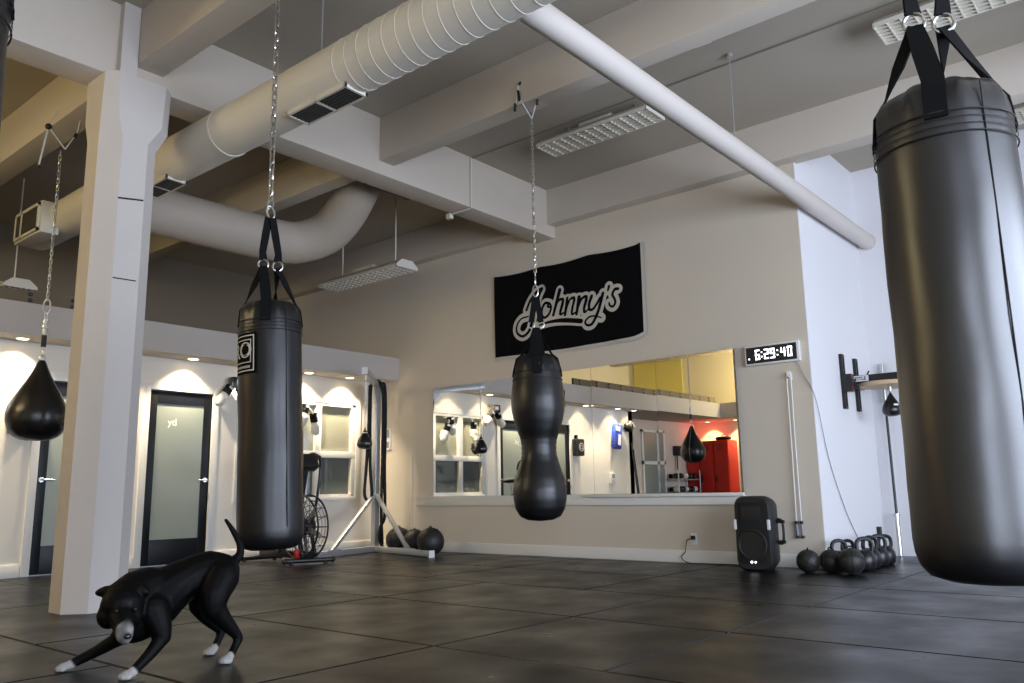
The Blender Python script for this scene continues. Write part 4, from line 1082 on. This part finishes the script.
glove('white boxing glove with black stripes, lower of the pair at the window', (6.85, gy - .05, 1.88), (0, math.radians(-18), math.radians(25)))
glove('white boxing glove hanging on the middle mullion, seen in the mirror', (6.21, gy, 1.95), (0, math.radians(8), 0))
glove('black boxing glove under a white one on the middle mullion', (6.17, gy - .05, 1.71), (0, math.radians(-8), .4), body='leather2', cuff='whitel')
glove('white boxing glove spread left of the black cuff by the second door', (5.61, gy, 2.15), (0, math.radians(35), 0))
glove('white boxing glove spread right of the black cuff by the second door', (5.73, gy, 2.15), (0, math.radians(-35), 0))
t = thing('head_guard', 'black strap pad with a white square mark above the gloves by the second door', 'pad', (5.66, gy, 2.2))
mk('pad_body', MB().cbox((5.67, gy - .03, 2.20), (.17, .10, .14)), M['leather2'], t, bevel=.025)
mk('white_mark', MB().cbox((5.69, gy - .082, 2.21), (.08, .004, .06)), M['white'], t, smooth=False)
for x in (5.66, 6.19, 6.82):
    t = thing('wall_peg', {5.66: 'small peg holding the gloves beside the second door', 6.19: 'small peg on the middle window mullion', 6.82: 'small peg above the gloves on the right mullion'}[x], 'peg', (x, YL, 2.17 if x < 6 else 2.0))
    z = 2.25 if x < 6 else 1.985
    mk('peg_rod', MB().cyl((x, YL, z), (x, YL - .14, z + .02), .006).sphere((x, YL - .14, z + .02), .011, 8), M['steel'], t)
t = thing('punch_pad', 'black square punch pad with a white ring emblem left of the first door', 'pad', (3.27, YL, 1.45))
mk('pad_body', MB().box(3.14, 3.40, YL - .13, YL - .005, 1.45, 1.78), M['leather2'], t, bevel=.03, bseg=3)
em = MB()
for r in (.075, .038): em.tube([(3.25 + math.cos(2 * PI * k / 28) * r, YL - .132, 1.62 + math.sin(2 * PI * k / 28) * r) for k in range(28)], .007, 6, closed=True)
mk('ring_emblem', em, M['white'], t)
mk('hang_strap', MB().box(3.24, 3.30, YL - .04, YL - .005, 1.77, 1.86), M['web'], t)
t = thing('thai_pad', 'blue and white forearm thai pad hanging at the end of the office wall', 'pad', (2.10, YL, 1.6))
mk('pad_body', MB().cbox((2.09, YL - .07, 1.87), (.22, .12, .50), mtx=Matrix.Rotation(-.15, 4, 'Y')), M['blue'], t, bevel=.03)
mk('white_panel', MB().cbox((2.09, YL - .132, 1.80), (.09, .008, .22), mtx=Matrix.Rotation(-.15, 4, 'Y')).cbox((2.13, YL - .132, 2.03), (.15, .008, .10), mtx=Matrix.Rotation(-.15, 4, 'Y')), M['white'], t)
mk('strap_tail', MB().box(2.05, 2.07, YL - .06, YL - .05, 1.50, 1.64), M['white'], t)
t = thing('focus_mitt', 'black focus mitt with a white stripe beside the blue thai pad', 'mitt', (1.66, YL, 2.0))
mk('mitt_body', remesh(MB().sphere((1.66, YL - .08, 2.08), (.17, .07, .10), 18).sphere((1.58, YL - .07, 2.13), (.08, .06, .10), 14), .012, 4), M['leather2'], t, angle=80)
mk('white_stripe', MB().cbox((1.57, YL - .15, 2.13), (.03, .01, .12), mtx=Matrix.Rotation(.6, 4, 'Y')), M['white'], t)
mk('mitt_peg', MB().cyl((1.66, YL, 2.12), (1.66, YL - .1, 2.12), .006), M['steel'], t)
t = thing('wall_phone', 'small white wall box on the office wall below the blue thai pad', 'wall box', (2.24, YL, 1.05))
mk('box_body', MB().box(2.16, 2.32, YL - .05, YL, .92, 1.14), M['white'], t, bevel=.008)
mk('front_plate', MB().box(2.19, 2.29, YL - .053, YL - .049, 1.03, 1.11), M['grey'], t, smooth=False)
for i, x in enumerate((1.52, 1.46)):
    t = thing('exercise_bar', ['thin dark exercise bar leaning at the office wall corner', 'second dark exercise bar at the corner, against the wall end'][i], 'bar', (x, YL - .1, 0))
    A, B = Vector((x, YL - .22, 0.0)), Vector((x - .03, YL - .02, 1.75 - .12 * i))
    mk('bar_shaft', MB().cyl(A, B, .014), M['blackm'], t)
    mk('rubber_tip', MB().cyl(A, A.lerp(B, .04), .019).cyl(B, B.lerp(A, .04), .019), M['rubber'], t)

# alcove furniture seen in the mirror
t = thing('glove_rack', 'two tier wire rack of training gear in the alcove reflected in the mirror', 'rack', (-1.6, 10.1, 0))
for z in (.72, 1.03): mk('shelf', MB().box(-2.06, -1.05, 9.98, 10.38, z - .02, z), M['steel'], t)
for x in (-2.05, -1.06):
    for y in (10.0, 10.36): mk('upright', MB().cyl((x, y, 0), (x, y, 1.25), .014), M['steel'], t)
for z, n in ((.72, 7), (1.03, 5)):
    for i in range(n):
        x = -1.98 + i * (.84 / (n - 1))
        kind = (i + (z > 1)) % 3
        t = thing('training_glove', 'dark sparring glove lying on the %s shelf of the alcove rack' % ('upper' if z > 1 else 'lower') if kind else 'pale sparring glove lying on the %s shelf of the alcove rack' % ('upper' if z > 1 else 'lower'), 'glove', (x, 10.15, z), ('pale' if not kind else 'dark') + ' gloves on the %s rack shelf' % ('upper' if z > 1 else 'lower'))
        mk('glove_body', remesh(MB().sphere((x, 10.12, z + .075), (.07, .09, .073), 12).sphere((x + .05, 10.14, z + .09), (.025, .05, .03), 10), .014, 3), M['whitel' if not kind else 'leather2'], t, angle=80)
        mk('cuff', MB().cyl((x, 10.19, z + .07), (x, 10.29, z + .07), .05, .055), M['web' if kind else 'leather2'], t)
t = thing('wall_box_pad', 'dark body shield hanging on the alcove wall above the glove rack', 'pad', (-1.8, 10.4, 1.6))
mk('pad_body', MB().box(-2.1, -1.5, 10.26, 10.395, 1.60, 1.84), M['leather2'], t, bevel=.03)
mk('white_mark', MB().box(-1.95, -1.65, 10.254, 10.262, 1.68, 1.77), M['tan'], t, smooth=False)
mk('strap_tail', MB().box(-1.62, -1.58, 10.33, 10.34, 1.25, 1.62), M['web'], t)
wr2 = sroot('window_2', (-.75, 10.4, .2))
mk('window_frame', MB().box(-1.12, -1.05, 10.36, 10.40, .2, 2.2).box(-.45, -.38, 10.36, 10.40, .2, 2.2).box(-1.12, -.38, 10.36, 10.40, 2.14, 2.2).box(-1.12, -.38, 10.36, 10.40, 1.38, 1.46), M['trim'], wr2)
mk('pane', MB().box(-1.06, -.44, 10.38, 10.39, .2, 1.39), M['frost'], wr2, smooth=False)
mk('pane', MB().box(-1.06, -.44, 10.38, 10.39, 1.45, 2.15), M['frost'], wr2, smooth=False)
# lockers
for i in range(3):
    y0 = 9.23 + i * .388
    t = thing('locker', 'tall red steel locker in the mirror, ' + ['with its bright side showing', 'in the middle of the three', 'nearest the alcove'][i], 'locker', (-2.35, y0 + .19, 0), 'red lockers')
    mk('carcass', MB().box(-2.59, -2.11, y0, y0 + .385, 0, 1.95), M['red'], t, bevel=.004)
    dr = mk('locker_door', MB().box(-2.11, -2.09, y0 + .015, y0 + .37, .08, 1.93), M['red'], t, bevel=.003)
    mk('handle', MB().box(-2.09, -2.07, y0 + .32, y0 + .345, .95, 1.1), M['black'], dr)
    v = MB()
    for k in range(5):
        v.box(-2.091, -2.088, y0 + .1, y0 + .28, 1.72 + k * .03, 1.73 + k * .03)
    mk('vent_slots', v, M['black'], dr, smooth=False)
t = thing('gear_bag', 'dark gear bag lying on top of the red lockers', 'bag', (-2.35, 9.3, 1.95))
mk('bag_body', remesh(MB().sphere((-2.33, 9.42, 2.0), (.12, .18, .052), 16).sphere((-2.3, 9.55, 2.0), (.1, .1, .05), 14), .014, 3), M['web'], t, angle=80)
mk('bag_handle', MB().tube(catmull([(-2.33, 9.32, 2.04), (-2.33, 9.38, 2.09), (-2.33, 9.46, 2.09), (-2.33, 9.52, 2.04)], 5), .008, 6), M['web'], t)

# ------------------------------------------------------------------ the dog in a play bow
def dog():
    t = thing('dog', 'black dog with white paws and muzzle blaze in a play bow before the column', 'dog', (2.0, 3.85, 0))
    m = MB()
    def limb(pts, n=10):
        P_ = [Vector(p[:3]) for p in pts]; R_ = [p[3] for p in pts]
        C_ = catmull(P_, n)
        k = len(P_) - 1
        for i, c in enumerate(C_):
            s = i / n; j = min(int(s), k - 1); f_ = s - j
            r = R_[j] * (1 - f_) + R_[j + 1] * f_
            m.sphere(c, r, 14)
    # trunk: rump, loin, deep chest
    limb([(2.275, 3.80, .405, .090), (2.215, 3.815, .412, .100), (2.14, 3.845, .390, .098), (2.05, 3.86, .345, .112), (1.97, 3.86, .295, .130), (1.915, 3.855, .255, .122), (1.88, 3.85, .215, .094)], 8)
    limb([(1.94, 3.86, .350, .105), (1.88, 3.848, .340, .104), (1.82, 3.82, .322, .096)], 6)       # withers to neck
    # head
    m.sphere((1.79, 3.785, .305), (.094, .088, .084), 16)
    m.sphere((1.742, 3.80, .262), (.054, .056, .058), 12).sphere((1.805, 3.742, .258), (.056, .054, .058), 12)
    limb([(1.775, 3.75, .268, .062), (1.758, 3.70, .234, .047), (1.746, 3.66, .200, .037), (1.740, 3.642, .186, .031)], 6)
    # ears folded back
    for (b_, tip) in (((1.748, 3.855, .362), (1.722, 3.895, .355)), ((1.848, 3.752, .372), (1.872, 3.722, .350))):
        limb([(*b_, .026), (*Vector(b_).lerp(Vector(tip), .6), .020), (*tip, .010)], 4)
    # near hind leg
    limb([(2.24, 3.735, .385, .085), (2.19, 3.71, .315, .075), (2.185, 3.70, .25, .055)], 6)
    limb([(2.185, 3.70, .26, .055), (2.235, 3.695, .195, .042), (2.30, 3.69, .125, .026), (2.318, 3.688, .098, .022)], 7)
    limb([(2.318, 3.688, .098, .022), (2.285, 3.675, .055, .019), (2.255, 3.66, .025, .021)], 6)
    # far hind leg
    limb([(2.28, 3.885, .37, .082), (2.255, 3.93, .30, .068), (2.25, 3.945, .24, .05)], 6)
    limb([(2.25, 3.945, .24, .05), (2.30, 3.945, .175, .037), (2.365, 3.94, .115, .025), (2.375, 3.937, .098, .021)], 7)
    limb([(2.375, 3.937, .098, .021), (2.35, 3.93, .055, .019), (2.325, 3.92, .025, .021)], 6)
    # near front leg
    limb([(1.925, 3.775, .27, .075), (1.945, 3.745, .20, .055), (1.955, 3.728, .150, .038)], 6)
    limb([(1.955, 3.728, .150, .036), (1.90, 3.722, .09, .028), (1.845, 3.715, .045, .023), (1.815, 3.706, .025, .022)], 6)
    # far front leg stretched forward
    limb([(1.90, 3.93, .25, .07), (1.895, 3.965, .18, .05), (1.875, 3.99, .128, .036)], 6)
    limb([(1.875, 3.99, .128, .035), (1.81, 4.06, .075, .027), (1.75, 4.10, .040, .023), (1.72, 4.11, .025, .022)], 6)
    # paws with toes
    paws = [((1.79, 3.70, 0), (-.97, -.2)), ((1.695, 4.112, 0), (-.97, .1)), ((2.236, 3.652, 0), (-.9, -.4)), ((2.308, 3.915, 0), (-.95, -.2))]
    for (p, d) in paws:
        d = Vector((d[0], d[1], 0)).normalized(); s = Vector((-d.y, d.x, 0)); p = Vector(p)
        m.sphere(p + Vector((0, 0, .020)), (.028, .028, .020), 12)
        for o, f_ in ((-.024, .014), (-.009, .026), (.009, .026), (.024, .014)):
            q = p + s * o + d * f_
            m.sphere(q + Vector((0, 0, .0135)), .0135, 8)
            m.sphere(q - d * .012 + Vector((0, 0, .018)), .0125, 8)
    # tail
    limb([(2.31, 3.805, .44, .036), (2.345, 3.80, .455, .027), (2.375, 3.80, .485, .021), (2.378, 3.812, .535, .018), (2.355, 3.84, .60, .015), (2.325, 3.862, .655, .010)], 8)
    bm = remesh(m, .006, 6, 'dogtmp')
    lay = bm.loops.layers.color.new('coat')
    def sm(a, b_, x): x = max(0, min(1, (x - a) / (b_ - a))); return x * x * (3 - 2 * x)
    A_, B_ = Vector((1.795, 3.728, .345)), Vector((1.742, 3.632, .205))
    for f_ in bm.faces:
        for l in f_.loops:
            p = l.vert.co
            w_ = 0
            for (q, d) in paws:
                if p.z < .05:
                    dd = (Vector((p.x, p.y)) - Vector(q[:2])).length
                    w_ = max(w_, 1 - sm(.040, .055, dd + max(0, p.z - .022) * .8))
            # blaze down the muzzle
            ab = B_ - A_; s = max(0, min(1, (p - A_).dot(ab) / ab.length_squared)); dist = (p - (A_ + ab * s)).length
            wid = .005 + .036 * sm(.6, .9, s)
            w2 = (1 - sm(wid, wid + .010, dist)) * max(0, (.95 * sm(.55, .85, s) + .45 * (1 - sm(.05, .2, abs(s - .12)))) * (.85 + .5 * noise.noise(p * 28))) * (1 if p.y < 3.78 else 0)
            # white chest
            n_ = noise.noise(p * 30) * .06
            w3 = (1 - sm(.018, .04, (p - Vector((2.125, 3.78, .275))).length)) * .3
            w_ = max(0, min(1, max(w_, w2, w3) + (n_ if max(w2, w_) > .2 else 0)))
            c = [.003 + (.66 - .003) * w_, .003 + (.65 - .003) * w_, .0035 + (.64 - .0035) * w_]
            if w2 >= max(w3, .01) and w2 > .05 and p.z > .1: c = [x * .85 for x in c]
            l[lay] = (*c, 1)
    mk('dog_body', bm, M['dog'], t, angle=180)
    nose = MB().sphere((1.738, 3.609, .194), (.017, .012, .012), 12)
    mk('nose', nose, M['leather2'], t)
    for p in ((1.731, 3.715, .290), (1.800, 3.688, .292)):
        mk('eye', MB().sphere(p, .0105, 12), M['eye'], t)
dog()

# ------------------------------------------------------------------ lights
def area(name, loc, rot, sx, sy, power, col):
    l = bpy.data.lights.new(name, 'AREA'); l.shape = 'RECTANGLE'; l.size = sx; l.size_y = sy; l.energy = power; l.color = col
    o = bpy.data.objects.new(name, l); COL.objects.link(o); o.location = loc; o.rotation_euler = rot
    return o
# daylight through the window openings (in the wall behind the viewer, facing +Y)
area('window_daylight', (3.5, YN - .05, 1.68), (math.radians(90), 0, 0), 8.0, 2.8, 820, (.72, .81, 1.0))
area('side_fill_light', (-2.68, -2.7, 1.36), (0, math.radians(-90), 0), 2.1, 2.5, 170, (.72, .81, 1.0))  # soft fill added for the sheen on the right bag, no known window
for x in dl + []:
    l = bpy.data.lights.new('downlight_lamp', 'SPOT'); l.energy = 150; l.color = (1.0, .84, .60); l.spot_size = math.radians(105); l.spot_blend = .7; l.shadow_soft_size = .04
    o = bpy.data.objects.new('downlight_lamp', l); COL.objects.link(o); o.location = (x, 9.26, 2.41); o.rotation_euler = (math.radians(12), 0, 0)
for y in (9.85, 9.1, 8.3, 7.4, 6.5, 5.6, 4.7, 3.8):
    l = bpy.data.lights.new('downlight_lamp', 'SPOT'); l.energy = 80 if y > 8 else 16; l.color = (1.0, .76, .45) if y > 8 else (1.0, .76, .48); l.spot_size = math.radians(100); l.spot_blend = .5; l.shadow_soft_size = .04  # the weaker lamps of this row are added warm fill
    o = bpy.data.objects.new('downlight_lamp', l); COL.objects.link(o); o.location = (-2.32, y, 2.41); o.rotation_euler = (0, math.radians(12), 0)
def point(name, loc, p, col, r=.15):
    l = bpy.data.lights.new(name, 'POINT'); l.energy = p; l.color = col; l.shadow_soft_size = r
    o = bpy.data.objects.new(name, l); COL.objects.link(o); o.location = loc
point('loft_lamp', (-1.9, 8.2, 3.5), 130, (1.0, .82, .42), .12)
point('loft_lamp', (-2.0, 7.2, 3.9), 60, (1.0, .88, .6), .12)

w = bpy.data.worlds.new('World'); scene.world = w; w.use_nodes = True
w.node_tree.nodes['Background'].inputs[0].default_value = (.62, .72, .9, 1); w.node_tree.nodes['Background'].inputs[1].default_value = 1.0

# ------------------------------------------------------------------ camera
cam = bpy.data.cameras.new('camera'); co = bpy.data.objects.new('camera', cam); COL.objects.link(co)
cam.sensor_width = 36; cam.lens = 28.868; cam.clip_start = .05; cam.clip_end = 100
Rr, Uu, Ff = Vector((.6442095, -.7646782, -.0161683)), Vector((-.1286625, -.1291824, .9832385)), Vector((.7539497, .6313313, .1816059))
mm = Matrix((Rr, Uu, -Ff)).transposed().to_4x4(); mm.translation = (0, 0, .765)
co.matrix_world = mm
scene.camera = co
scene.view_settings.view_transform = 'Standard'
scene.view_settings.look = 'None'
scene.view_settings.exposure = 0.0
scene.cycles.caustics_reflective = False
scene.cycles.caustics_refractive = False
scene.cycles.max_bounces = 8
scene.cycles.diffuse_bounces = 5
scene.cycles.sample_clamp_indirect = 6.0
